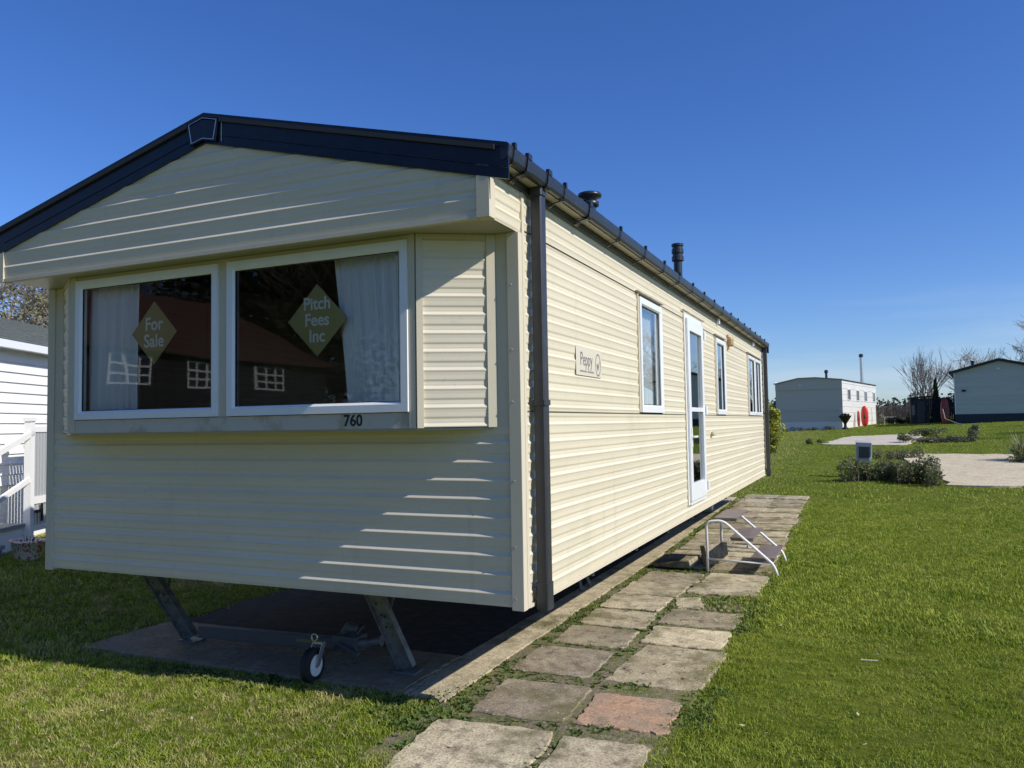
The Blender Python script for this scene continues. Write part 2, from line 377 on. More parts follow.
def sheet(name, poly, m, th=0.03, dz=0.012, n=14, wob=0.0):
    """thin slab following the terrain, polygon given by 4 corners (bilinear grid)"""
    mb = MB(); a, b, c, d = [Vector((p[0], p[1], 0)) for p in poly]
    g = {}
    for i in range(n+1):
        for j in range(n+1):
            s_, t_ = i/n, j/n
            p = a*(1-s_)*(1-t_) + b*s_*(1-t_) + c*s_*t_ + d*(1-s_)*t_
            if wob and (i in (0,n) or j in (0,n)): p += Vector((random.uniform(-wob,wob), random.uniform(-wob,wob), 0))
            g[i,j] = (p.x, p.y, H(p.x,p.y)+dz+th)
    for i in range(n):
        for j in range(n): mb.poly([g[i,j], g[i+1,j], g[i+1,j+1], g[i,j+1]])
    rim = [g[i,0] for i in range(n)] + [g[n,j] for j in range(n)] + [g[i,n] for i in range(n,0,-1)] + [g[0,j] for j in range(n,0,-1)]
    for k in range(len(rim)):
        p, q = rim[k], rim[(k+1)%len(rim)]; mb.poly([(p[0],p[1],p[2]-th-.08), (q[0],q[1],q[2]-th-.08), q, p])
    return tag(mb.build(name, m), kind='structure')
sheet('concrete_base', [(-3.62,.20),(-.90,.235),(-.90,.98),(-3.62,1.05)], mat('shade_dark_concrete', (.27,.21,.13), .9, noise=[(5,(.36,.285,.18),.45,.62,6),(30,(.13,.115,.09),.5,.7,4)], bump=(50,.6,.006)), .012, .012, 20, .012)  # same concrete as the kerb strip, its colour darkened for shade under the caravan
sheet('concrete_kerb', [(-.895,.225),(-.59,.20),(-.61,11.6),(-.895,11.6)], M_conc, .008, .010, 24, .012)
sheet('underside_shade_sheet', [(-3.60,1.06),(-.90,.99),(-.90,11.6),(-3.60,11.6)], mat('underside_shade_sheet', (.035,.03,.022), .95, noise=[(9,(.06,.05,.038),.45,.65,6)], bump=(30,.8,.02)), .004, .010, 20, .0)  # near-black sheet, deep shade under the caravan put into its colour
sheet('path_bed', [(-.595,-.66),(.74,-.60),(.74,11.5),(-.595,11.5)], mat('path_bed_earth', (.17,.14,.085), .95, noise=[(4,(.10,.115,.035),.45,.6,6),(25,(.27,.225,.14),.5,.7,5)], bump=(45,.9,.015)), .004, .002, 30, .02)
sheet('concrete_pad', [(3.15,14.1),(7.6,14.3),(7.4,21.9),(2.55,22.8)], M_pad, .02, .02, 14, .12)
sheet('gravel_pad', [(0.04,28.7),(2.9,27.0),(4.0,34.9),(1.0,34.6)], mat('gravel_pad', (0.66,0.57,0.43), .9, noise=[(2, (0.52,0.45,0.34), .5,.7,6),(40,(0.3,0.26,0.2),.5,.75,3)]), .01, .02, 14, .15)

# ---- the path of old slabs
path = thing('path', None, None); tag(path, kind='structure')
SLABS = []                                                    # (corners) kept for the grass mask
def slab(cx, cy, w, l, m, rot=0, z=0.022, tilt=(0,0), lab=None, chip=0.03):
    w *= 1.09; l *= 1.10; z = z*.55+.004; n = 10; pts = []
    for (sx_, sy_) in ((-1,-1),(1,-1),(1,1),(-1,1)):
        pass
    ring = []
    for e in range(4):
        for k in range(n):
            t = -1+2*k/n
            p = [(t,-1),(1,t),(-t,1),(-1,-t)][e]
            corner = k == 0
            jx = random.uniform(-1,1)*.012; jy = random.uniform(-1,1)*.012
            f = 1 - (random.uniform(.0,chip*2.2) if corner else random.uniform(0,chip*.8))
            ring.append((p[0]*w/2*f+jx, p[1]*l/2*f+jy))
    ca, sa = math.cos(rot), math.sin(rot)
    def tr(x, y, zz): return (cx+ca*x-sa*y, cy+sa*x+ca*y, H(cx,cy)+zz+tilt[0]*x+tilt[1]*y)
    mb = MB(); N_ = len(ring)
    n0 = len(mb.v)
    mb.v += [tr(x,y,z-.055) for x,y in ring] + [tr(x,y,z-.006) for x,y in ring] + [tr(x*.978,y*.978,z) for x,y in ring]
    # inner rings for gentle relief
    for sc in (.66,.33): mb.v += [tr(x*sc,y*sc,z) for x,y in ring]
    mb.v.append(tr(0,0,z))
    for r in range(4):
        for i in range(N_): mb.f.append((n0+r*N_+i, n0+r*N_+(i+1)%N_, n0+(r+1)*N_+(i+1)%N_, n0+(r+1)*N_+i))
    c0 = n0+5*N_
    for i in range(N_): mb.f.append((n0+4*N_+i, n0+4*N_+(i+1)%N_, c0))
    o = mb.build('paving_slab', m, path)
    if lab: o['label'] = lab
    SLABS.append((cx, cy, w, l, rot)); return o
slab(-.13,-.34,.62,.60, M_slab, .10)
slab(.47,-.32,.42,.56, M_slab, .05, tilt=(0,.01))
slab(-.13,.42,.52,.54, M_grysl, .05, lab='dark grey slab with white lichen spots')
slab(.45,.42,.46,.46, M_pink, .05, lab='pinkish red slab')
slab(-.22,1.18,.50,.54, M_grysl, .02)
slab(.46,1.32,.54,.80, M_slab, -.04, z=.018)
slab(-.20,1.83,.50,.44, M_slab, .03, tilt=(0,.02), z=.026)
slab(.43,2.02,.54,.46, M_slab, .02, z=.03)
slab(-.20,2.42,.50,.50, M_slab, .02)
slab(.42,2.62,.56,.48, M_slab, -.03, z=.02)
slab(-.22,3.02,.50,.50, M_slab, .02, z=.03)
slab(.22,3.12,.20,.34, M_slab, .3, tilt=(.06,.03), z=.03)
slab(-.20,3.60,.52,.52, M_slab, 0, z=.035)
slab(.42,3.78,.58,.44, M_slab, .01, z=.03)
slab(.44,4.32,.56,.52, M_slab, .0)
slab(-.18,4.20,.54,.54, M_slab, .01)
y = 4.82; k = 0
while y < 11.6:
    l = random.uniform(.50,.58)
    jx = random.uniform(-.03,.03)
    if not (4.9 < y < 5.2): slab(-.20+jx, y+l/2, .54, l, M_slab, random.uniform(-.02,.02), z=random.uniform(.018,.034), tilt=(random.uniform(-.01,.01), random.uniform(-.012,.012)))
    slab(.42+jx-.012*(y-4), y+l/2, .58, l, M_slab, random.uniform(-.02,.02), z=random.uniform(.018,.034), tilt=(random.uniform(-.01,.01), random.uniform(-.012,.012)))
    y += l+random.uniform(.04,.08); k += 1
# rubble where one slab has broken up
mb = MB()
for _ in range(260):
    x, yy = random.uniform(.22,.72), random.uniform(2.92,3.42); r = random.uniform(.006,.022)
    if random.random() < .5: x, yy = random.gauss(.42,.2), random.gauss(2.9,.35)
    if random.random() < .18: x, yy = random.gauss(.42,.10), random.gauss(1.25,.12)
    c = Vector((x, yy, .006+r*.4)); q = [c+Vector((random.gauss(0,1),random.gauss(0,1),random.gauss(0,.6))).normalized()*r for _ in range(4)]
    for t_ in ((0,1,2),(0,2,3),(0,3,1),(1,3,2)): mb.poly([q[i] for i in t_])
tag(mb.build('gravel', M_slab), 'broken chips of concrete where one path slab has crumbled', 'gravel', kind='stuff')

# ================================================================== THE CARAVAN
VW, VL, ZB, ZS, ZJ, ZBAY, BY = 3.70, 11.0, .631, 2.637, 1.674, 1.587, -.221
GY = -.36
van = thing('static_caravan', 'long cream static caravan with navy roof edge and for sale signs in its front window', 'static caravan')
def clad_rows(z0, z1, anchor=.695, pitch=.1):
    """(z, depth) list from z0 to z1 of the shiplap profile"""
    pr = []
    k0 = int(math.floor((z0-anchor)/pitch))-1
    for k in range(k0, k0+int((z1-z0)/pitch)+4):
        zl = anchor+k*pitch
        pr += [(zl,.0150),(zl+.003,.0142),(zl+.015,.0060),(zl+.018,.0048),(zl+.026,.0052),(zl+.032,.0047),(zl+.041,.0047),(zl+.050,.0086),(zl+.054,.0094),(zl+.075,.0100),(zl+.090,.0118),(zl+.097,.0142)]
    def at(z):
        for (a,da),(b,db) in zip(pr, pr[1:]):
            if a <= z <= b: return da+(db-da)*(z-a)/max(b-a,1e-9)
        return .013
    return [(z0,at(z0))]+[(z,d) for z,d in pr if z0+1e-4 < z < z1-1e-4]+[(z1,at(z1))]
def clad(mb, A, B, z0, z1, nrm, lim=None, anchor=.695):
    """profile swept from A to B (xy); lim(z) -> (s0,s1) fractions"""
    rows = clad_rows(z0, z1, anchor); A = Vector(A); B = Vector(B); n = Vector(nrm)
    pts = []
    for z, d in rows:
        s0, s1 = lim(z) if lim else (0, 1)
        p = A+(B-A)*s0+n*d; q = A+(B-A)*s1+n*d; pts.append(((p.x,p.y,z),(q.x,q.y,z)))
    for (a,b),(c,d_) in zip(pts, pts[1:]): mb.poly([a, b, d_, c])
# side wall (x = 0) with the openings
WIN = [(2.43,3.20),(6.05,6.74),(8.97,9.80),(9.83,10.62)]; DOOR = (4.22,5.16)
mb = MB(); n = (1,0)
clad(mb, (0,.03), (0,DOOR[0]), ZB, ZJ-.006, n); clad(mb, (0,DOOR[1]), (0,VL), ZB, ZJ-.006, n); clad(mb, (0,DOOR[0]), (0,DOOR[1]), ZB, .74, n)
ed = [.03, WIN[0][0], WIN[0][1], DOOR[0], DOOR[1], WIN[1][0], WIN[1][1], WIN[2][0], WIN[3][1], VL]
for a, b in zip(ed[::2], ed[1::2]): clad(mb, (0,a), (0,b), ZJ-.002, 2.655, n)
clad(mb, (0,.03), (0,VL), 2.66, 2.93, n, anchor=2.60)
mb.build('side_wall', M_side, van)
mb = MB(); clad(mb, (-VW,VL), (-VW,.0), ZB, 2.93, (-1,0)); clad(mb, (0,VL), (-VW,VL), ZB, 2.93, (0,1)); mb.poly([(-VW,VL,2.93),(0,VL,2.93),(-VW/2,VL,3.42)])
mb.build('side_wall', M_clad, van)
mb = MB()
mb.box(-.004,.0165,DOOR[1]-.0,DOOR[1]+.0,0,0) if False else None
mb.box(-.01,.0155,.03,VL-.03,ZJ-.007,ZJ-.002)                          # joint strip between the two sheets
mb.box(-.01,.0155,.03,VL-.03,2.6555,2.6595)
build_each(mb, 'joint_strip', mat('joint_sealant', (.10,.085,.06), .8), van); mb = MB(); mb.box(-.01,.020,.063,VL-.041,ZB-.012,ZB+.006)
mb.build('bottom_rail', M_trim, van)
# front wall below the bay and at its sides
mb = MB(); clad(mb, (-VW,0), (0,0), ZB, ZBAY, (0,-1))
mb.build('front_wall', M_clad, van)
# corner posts of the front wall
for x0, x1, xs_ in ((-.052,.019,1), (-VW-.019,-VW+.052,-1)):
    mb = MB(); mb.box(x0,x1,-.022,.030,ZB-.014,ZS-.002)
    bevel(mb.build('corner_post', M_trim, van), .003)
mb = MB()
mb.box(-.140,-.053,-.012,.02,ZBAY,ZS-.003); mb.box(-VW+.053,-VW+.140,-.012,.02,ZBAY,ZS-.003)
build_each(mb, 'front_panel', M_trim, van)
mb = MB()
for x, yy, zz in [(-.028,-.0215,1.72),(-.028,-.0215,2.0),(-.028,-.0215,2.35),(-.028,-.0215,1.3),(-.028,-.0215,.95),(-.028,-.0215,.68)]:
    mb.lathe((x,yy,zz), [(.006,-.003),(.006,.003)], 8)
build_each(mb, 'screw', M_zinc, van)
# far corner
mb = MB(); mb.box(-.04,.020,VL-.04,VL+.018,ZB-.012,2.93); mb.build('corner_post', M_trim, van)
# bay
BXR, BXL, BBR, BBL = -.499, -3.201, -.136, -3.564
for a, b in (((BXR-.0,BY),(BBR,0)), ((BBL,0),(BXL,BY))):
    A, B = Vector(a), Vector(b); d = (B-A).normalized(); nn = Vector((d.y,-d.x)); mb = MB()
    clad(mb, A+d*.03, B-d*.03, ZBAY+.004, 2.615, nn)
    mb.build('bay_side_panel', M_clad, van)
mb = MB()
for a, b in (((BXR,BY),(BBR,0)), ((BBL,0),(BXL,BY))):
    A, B = Vector(a), Vector(b); d = (B-A).normalized(); nn = Vector((d.y,-d.x))
    for s0, s1 in ((0,.035),((B-A).length-.045,(B-A).length+.004)):
        p, q = A+d*s0, A+d*s1
        mb.hexa([(v.x,v.y,z) for z in (ZBAY,2.634) for v in (p+nn*.020, q+nn*.020, q-nn*.01, p-nn*.01)])
    p, q = A+d*.036, B-d*.046
    mb.hexa([(v.x,v.y,z) for z in (2.605,2.634) for v in (p+nn*.017, q+nn*.017, q-nn*.01, p-nn*.01)])
build_each(mb, 'bay_trim', M_trim, van)
mb = MB()
mb.box(-.540,BXR-.002,BY-.014,BY+.03,ZBAY,2.634); mb.box(BXL+.002,-3.145,BY-.014,BY+.03,ZBAY,2.634)
mb.box(-1.884,-1.809,BY-.006,BY+.03,ZJ,2.605)
mb.box(-3.143,-.542,BY-.008,BY+.03,2.606,2.634)
build_each(mb, 'bay_post', M_trim, van)
sill = MB().box(-3.143,-.542,BY-.010,BY+.03,ZBAY,ZJ-.002).build('sill_panel', M_sill, van)
text('760', .088, M_btxt, 'number', sill, face_mat((-.905,BY-.0115,1.632), (1,0,0)), .001, .0016, .95)
mb = MB(); mb.prism([(BXR,BY,ZBAY),(BXL,BY,ZBAY),(BBL,-.001,ZBAY),(BBR,-.001,ZBAY)], (0,0,-.012)); mb.build('bay_floor', M_soff, van)

# windows of the bay
def frame_xz(mb, x0, x1, z0, z1, w, y0, y1):
    mb.box(x0,x0+w,y0,y1,z0,z1); mb.box(x1-w,x1,y0,y1,z0,z1); mb.box(x0+w,x1-w,y0,y1,z0,z0+w); mb.box(x0+w,x1-w,y0,y1,z1-w,z1)
def framed(mb, rect, w, d0, d1, ch, plane):
    """frame with a sloped inner bead; plane maps (u,d,v) to xyz, d = outward"""
    u0,u1,v0,v1 = rect
    def ring(i, d): return [plane(u0+i,d,v0+i), plane(u1-i,d,v0+i), plane(u1-i,d,v1-i), plane(u0+i,d,v1-i)]
    R = [ring(0,d0), ring(0,d1), ring(w-ch,d1), ring(w,d1-ch*.9), ring(w,d0)]
    for a, b in zip(R, R[1:]):
        for k in range(4): mb.poly([a[k], a[(k+1)%4], b[(k+1)%4], b[k]])
def front_pl(u, d, v): return (u, BY-d, v)
for i, (x0, x1) in enumerate(((-3.135,-1.885), (-1.808,-.542))):
    mb = MB(); framed(mb, (x0,x1,1.676,2.606), .056, -.02, .026, .014, front_pl)
    w = mb.build('window', M_upvc, van)
    MB().poly([(x0+.05,BY-.006,1.726),(x1-.05,BY-.006,1.726),(x1-.05,BY-.006,2.556),(x0+.05,BY-.006,2.556)]).build('pane', M_glass, w)
    mb = MB(); frame_xz(mb, x0+.054, x1-.054, 1.730, 2.552, .006, BY-.0125, BY-.004); mb.build('gasket', M_rubber, w)

# side windows and door
def side_pl(u, d, v): return (d, u, v)
def side_win(y0, y1, z0, z1, w=.065, parent=van, name='window'):
    mb = MB(); framed(mb, (y0,y1,z0,z1), w, -.03, .034, .012, side_pl)
    o = mb.build(name, M_upvc, parent)
    MB().poly([(.006,y0+w-.005,z0+w-.005),(.006,y1-w+.005,z0+w-.005),(.006,y1-w+.005,z1-w+.005),(.006,y0+w-.005,z1-w+.005)]).build('pane', M_glass_s, o)
    mb = MB(); mb.box(.008,.014,y0+w-.001,y0+w+.006,z0+w,z1-w); mb.box(.008,.014,y1-w-.006,y1-w+.001,z0+w,z1-w); mb.box(.008,.014,y0+w,y1-w,z0+w-.001,z0+w+.006); mb.box(.008,.014,y0+w,y1-w,z1-w-.006,z1-w+.001)
    mb.build('gasket', M_rubber, o)
    return o
for a, b in WIN:
    o = side_win(a, b, 1.68, 2.63, .062 if b < 8 else .055)
mb = MB()
for a, b in ((2.36,3.27),(4.13,5.28),(5.98,6.80),(8.9,10.68)):
    z = 2.665 if a != 4.13 else 2.735
    mb.box(.014,.040,a,b,z,z+.007)
build_each(mb, 'drip_flashing', M_sill, van)
# door: frame, leaf, two panes, handle, hinges
mb = MB(); mb.box(-.03,.020,DOOR[0],DOOR[0]+.045,.745,2.72); mb.box(-.03,.020,DOOR[1]-.045,DOOR[1],.745,2.72); mb.box(-.03,.020,DOOR[0]+.045,DOOR[1]-.045,2.675,2.72); mb.box(-.03,.035,DOOR[0]+.045,DOOR[1]-.045,.745,.775)
door = mb.build('door', M_upvc, van)
y0, y1 = DOOR[0]+.05, DOOR[1]-.05
mb = MB()
mb.box(-.01,.045,y0,y0+.100,.78,2.67); mb.box(-.01,.045,y1-.100,y1,.78,2.67); mb.box(-.01,.045,y0+.100,y1-.100,.78,.955); mb.box(-.01,.045,y0+.100,y1-.100,2.545,2.67); mb.box(-.01,.045,y0+.100,y1-.100,1.70,1.745)
bevel(mb.build('door_leaf', M_upvc, door), .004)
for z0, z1 in ((.955,1.70),(1.745,2.545)):
    MB().poly([(.018,y0+.095,z0-.005),(.018,y1-.095,z0-.005),(.018,y1-.095,z1+.005),(.018,y0+.095,z1+.005)]).build('pane', M_glass_s, door)
mb = MB(); mb.box(.045,.054,y0+.035,y0+.075,1.33,1.53); mb.bar((.075,y0+.055,1.44),(.075,y0+.20,1.44),.022,.02); mb.bar((.05,y0+.055,1.44),(.085,y0+.055,1.44),.022,.02)
bevel(mb.build('handle', M_upvc, door), .003)
mb = MB()
for z in (.88,1.72,2.56): mb.tube([(.052,y1+.03,z-.05),(.052,y1+.03,z+.05)], .016, 8)
build_each(mb, 'hinge', M_upvc, door)
# edge trims where the cladding butts against openings (the little zigzag line)
mb = MB()
for yy, z0, z1 in ((DOOR[0]-.022,.74,2.72),(DOOR[1],.74,2.72),(WIN[0][0]-.022,1.68,2.655),(WIN[0][1],1.68,2.655),(WIN[1][0]-.022,1.68,2.655),(WIN[1][1],1.68,2.655),(WIN[2][0]-.022,1.68,2.655),(WIN[3][1],1.68,2.655)):
    mb.box(-.01,.0215,yy,yy+.022,z0,z1)
build_each(mb, 'opening_trim', M_trim, van)
# small fittings on the side
mb = MB(); mb.box(.012,.03,7.02,7.10,2.56,2.76); mb.lathe((.05,7.06,2.60), [(.02,0),(.045,.02),(.045,.10),(.03,.13)], 10)
mb.build('outdoor_lamp', mat('lamp_amber', (.45,.30,.14), .4), van)
mb = MB(); mb.lathe((.03,5.66,1.42), [(.028,0),(.028,.05)], 10); mb.bar((.02,5.66,1.45),(.06,5.60,1.44),.02,.02); mb.build('socket_cover', M_trim, van)
mb = MB()
for yy in (6.2,9.55): mb.box(.02,.05,yy,yy+.07,2.82,2.88)
build_each(mb, 'vent_cover', M_upvc, van)
# maker's plate on the side
plate = MB().box(.0152,.0158,.88,1.41,1.91,2.10).build('name_plate', mat('plate_film', (.64,.58,.45), .5), van)
fm = lambda y, z: face_mat((.0163,y,z), (0,1,0))
text('Peppy', .125, M_gtxt, 'lettering', plate, fm(1.085,2.015), .0006, .0003, .84)
em = MB(); R = []
for k in range(28):
    t = 2*math.pi*k/28; R.append((1.33+.058*math.cos(t), 1.995+.078*math.sin(t), 1.33+.049*math.cos(t), 1.995+.068*math.sin(t)))
for k in range(28):
    a, b = R[k], R[(k+1)%28]; em.poly([(.0166,a[0],a[1]),(.0166,b[0],b[1]),(.0166,b[2],b[3]),(.0166,a[2],a[3])])
em.build('emblem', M_gtxt, plate); em = MB()
em.poly([(.0166,1.295,2.0),(.0166,1.318,2.005),(.0166,1.328,1.985),(.0166,1.325,1.950)]); em.poly([(.0166,1.325,1.95),(.0166,1.328,1.985),(.0166,1.368,2.03),(.0166,1.35,1.985)])
em.build('tick_mark', M_gtxt, plate); em = MB()
for k in range(13): em.box(.0160,.0166,.955+k*.022,.955+k*.022+(.014 if k != 6 else .004),1.932,1.944)
em.build('small_print', M_gtxt, plate)

# gable box over the bay
SL = .2525
def roofz(x): return 3.44-SL*abs(x+VW/2)                       # underside line of the barge
def glim(z):
    hw = min(VW/2, (3.40-z)/SL) if z > 2.93 else VW/2
    return (.5-hw/VW, .5+hw/VW)
mb = MB(); clad(mb, (-VW,GY), (0,GY), ZS, 3.39, (0,-1), glim, anchor=2.731)
mb.build('gable_cladding', M_clad, van)
mb = MB(); clad(mb, (0,GY), (0,.03), ZS, 2.93, (1,0), anchor=2.60); mb.build('gable_return', M_side, van)
mb = MB(); clad(mb, (-VW,.03), (-VW,GY), ZS, 2.93, (-1,0), anchor=2.60); mb.build('gable_return', M_side, van)
mb = MB(); mb.box(-.05,.0215,GY-.0215,GY+.05,ZS-.004,2.93); mb.box(-VW-.0215,-VW+.02,GY-.0215,GY+.05,ZS-.004,2.93); mb.box(-VW+.021,-.051,GY-.018,GY+.02,ZS-.006,ZS+.016)
build_each(mb, 'gable_trim', M_trim, van)
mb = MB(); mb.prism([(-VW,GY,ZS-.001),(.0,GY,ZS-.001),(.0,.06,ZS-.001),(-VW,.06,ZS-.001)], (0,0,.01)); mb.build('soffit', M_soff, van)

# roof sheets, verge boards, gutters
RY0, RY1 = -.40, VL+.08
mb = MB()
for s_ in (1,-1):
    e = VW/2+.06
    a = [(-VW/2, 3.47), (-VW/2+s_*e, 3.47-SL*e)]
    mb.hexa([(a[0][0],RY0,a[0][1]-.03),(a[1][0],RY0,a[1][1]-.03),(a[1][0],RY1,a[1][1]-.03),(a[0][0],RY1,a[0][1]-.03),
             (a[0][0],RY0,a[0][1]-.005),(a[1][0],RY0,a[1][1]-.005),(a[1][0],RY1,a[1][1]-.005),(a[0][0],RY1,a[0][1]-.005)])
    for k in range(7):                                         # tile courses
        q = .28*k+.1; z = 3.47-SL*q
        mb.bar((-VW/2+s_*q,RY0+.02,z+.006),(-VW/2+s_*q,RY1-.02,z+.006),.05,.014)
roof = mb.build('roof', M_roof, van)
for nm_, yy in (('barge_board',GY-.012),('barge_board',VL+.03)):
    mb = MB()
    for s_ in (1,-1):
        e = VW/2+.13; th = .013 if yy < 0 else .05
        y0_, y1_ = yy-th, yy
        xa, xb = -VW/2, -VW/2+s_*e
        for (t0, t1, dy) in ((.0,-.098,0.0), (-.100,-.155,.003)):
            mb.hexa([(xa,y0_+dy,3.457+t1),(xb,y0_+dy,3.457+t1-SL*e),(xb,y1_,3.457+t1-SL*e),(xa,y1_,3.457+t1),
                     (xa,y0_+dy,3.457+t0),(xb,y0_+dy,3.457+t0-SL*e),(xb,y1_,3.457+t0-SL*e),(xa,y1_,3.457+t0)])
        # top cap lip turned onto the roof
        mb.hexa([(xa,y0_-.008,3.457),(xb,y0_-.008,3.457-SL*e),(xb,y1_+.09,3.457-SL*e),(xa,y1_+.09,3.457),
                 (xa,y0_-.008,3.484),(xb,y0_-.008,3.484-SL*e),(xb,y1_+.09,3.484-SL*e),(xa,y1_+.09,3.484)])
    bb = mb.build(nm_, M_navy, van)
    if yy < 0:
        sb = MB()
        for s_ in (1,-1):
            for q in (.35,.70,1.05,1.40,1.72):
                sb.tube([(-VW/2+s_*q, yy-th+.008, 3.457-.125-SL*q),(-VW/2+s_*q, yy-th-.002+.008, 3.457-.125-SL*q)], .006, 8)
        build_each(sb, 'screw', M_zinc, bb)
yy = GY-.012-.013
mb = MB(); hx = [(-.125,-.028),(-.098,-.160),(.0,-.138),(.098,-.160),(.125,-.028),(.0,.004)]
mb.prism([(-VW/2+a,yy-.003,3.455+b) for a,b in hx], (0,-.012,0))
apex = mb.build('apex_plate', M_navy, van)
mb = MB()
o_ = hx; i_ = [(a*.84,-.066+(b+.066)*.84) for a,b in hx]
for k in range(6):
    p, q = o_[k], o_[(k+1)%6]; r, s_ = i_[k], i_[(k+1)%6]
    mb.poly([(-VW/2+i[0], yy-.0165, 3.455+i[1]) for i in ((p[0]*.90,-.066+(p[1]+.066)*.90),(q[0]*.90,-.066+(q[1]+.066)*.90),s_,r)])
mb.box(-VW/2+.134,-VW/2+.140,yy-.004,yy-.001,3.29,3.42)
mb.build('plate_edging', M_zinc, apex)

# fascia + gutter + brackets
def run_gutter(sx_, name):
    X0 = 0 if sx_ > 0 else -VW
    mb = MB(); P = lambda d, z: (X0+sx_*d, z)
    a, b = sorted((X0+sx_*.016, X0+sx_*.030)); mb.box(a,b,GY+.0,VL+.02,2.865,2.955)
    f = mb.build('fascia', M_gut, van)
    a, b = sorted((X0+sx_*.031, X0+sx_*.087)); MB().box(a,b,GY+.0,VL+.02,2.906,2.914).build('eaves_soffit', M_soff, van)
    prof = [(.088,2.972),(.088,2.925),(.094,2.908),(.104,2.901),(.118,2.905),(.128,2.920),(.134,2.948),(.136,2.978),(.130,2.978),(.127,2.950),(.120,2.924),(.110,2.912),(.100,2.914),(.094,2.930),(.093,2.972)]
    mb = MB(); n0 = len(mb.v); K = len(prof); g0, g1 = GY-.03, VL+.06
    for yv in (g0, g1): mb.v += [(X0+sx_*d, yv, z) for d, z in prof]
    for k in range(K-1): mb.f.append((n0+k, n0+k+1, n0+K+k+1, n0+K+k))
    for yv in (g0, g1): mb.prism([(X0+sx_*d, yv, z) for d, z in prof[:8]], (0, .006 if yv == g0 else -.006, 0))
    gt = mb.build('gutter', M_gut, van)
    ps = [-.33,-.16,.13,.40,.85,1.55,2.25] + [2.9+.62*i for i in range(13)]
    for yv in ps:
        mb = MB(); w = .022 if yv not in (-.16,.13,.85) else .05
        out = [(.031,2.868),(.045,2.874),(.070,2.890),(.096,2.894),(.120,2.898),(.134,2.914),(.141,2.946),(.143,2.99)]
        for (p, q) in zip(out, out[1:]): 
            mb.hexa([(X0+sx_*p[0],yv,p[1]-.006),(X0+sx_*q[0],yv,q[1]-.006),(X0+sx_*q[0],yv+w,q[1]-.006),(X0+sx_*p[0],yv+w,p[1]-.006),
                     (X0+sx_*p[0],yv,p[1]+.001),(X0+sx_*q[0],yv,q[1]+.001),(X0+sx_*q[0],yv+w,q[1]+.001),(X0+sx_*p[0],yv+w,p[1]+.001)])
        a, b = sorted((X0+sx_*.126, X0+sx_*.146)); mb.box(a,b,yv,yv+w,2.97,3.0)
        mb.build('bracket', M_gut, gt)
run_gutter(1, 'gutter'); run_gutter(-1, 'gutter')
# downpipes with zigzag shadow gap behind them
def downpipe(yv, lab=None):
    mb = MB(); mb.box(.034,.100,yv,yv+.072,.605,2.905,.008)
    p = mb.build('downpipe', M_pipe, van)
    mb = MB(); mb.box(.028,.106,yv-.006,yv+.078,2.86,2.93,.008); mb.box(.0295,.1045,yv-.0045,yv+.0765,.60,.745,.008); mb.box(.029,.106,yv-.006,yv+.078,1.70,1.73,.006)
    build_each(mb, 'pipe_collar', M_pipe, p)
    mb = MB(); mb.box(.015,.034,yv-.012,yv+.084,.69,.715); mb.box(.015,.034,yv-.012,yv+.084,1.70,1.725)
    build_each(mb, 'pipe_clip', M_pipe, p)
downpipe(.115); downpipe(VL-.085)
# trim strip just before the downpipe
MB().box(-.004,.0195,.030,.062,ZB-.010,2.86).build('corner_post', M_trim, van)

# flues on the roof
mb = MB(); c = (-.5,2.8,3.10); mb.lathe(c, [(.055,0),(.055,.42),(.056,.42),(.056,.425)], 20)
fl = mb.build('flue', M_gut, van)
mb = MB(); mb.lathe(c, [(.060,.425),(.082,.435),(.082,.47),(.060,.48),(.060,.50),(.105,.515),(.110,.53),(.10,.548),(.04,.566),(.01,.568)], 24); mb.build('flue_cap', M_gut, fl, True)
mb = MB(); c = (-.5,6.45,3.10); mb.lathe(c, [(.055,0),(.055,.62)], 20)
fl = mb.build('flue', M_gut, van)
mb = MB(); mb.lathe(c, [(.057,.60),(.078,.61),(.078,.665),(.066,.675),(.066,.705),(.078,.71),(.078,.765),(.066,.77),(.066,.80),(.078,.805),(.078,.835),(.02,.845)], 20); mb.build('flue_cap', M_gut, fl)

# inside: floor, back partition, lining, a table shape, net curtains, cards
mb = MB(); mb.box(-VW+.03,-.03,.0,VL-.03,ZB+.0,ZB+.06); mb.box(BXL+.02,BXR-.02,BY+.035,.0,1.60,1.64); mb.build('floor', M_infl, van)
mb = MB(); mb.box(-VW+.03,-.03,4.0,4.04,.7,3.0); mb.box(-VW+.03,-.03,7.6,7.64,.7,3.0); mb.box(-1.7,-1.66,4.04,7.6,.7,2.9)
mb.build('partition', M_in, van)
MB().poly([(-VW+.02,.02,2.9),(-.02,.02,2.9),(-.02,VL-.02,2.9),(-VW+.02,VL-.02,2.9)]).build('ceiling', M_in, van)
mb = MB(); mb.box(-3.2,-2.5,.25,2.8,.7,1.15); bevel(mb.build('sofa', mat('sofa_fabric', (.09,.07,.055), .9), van), .03)

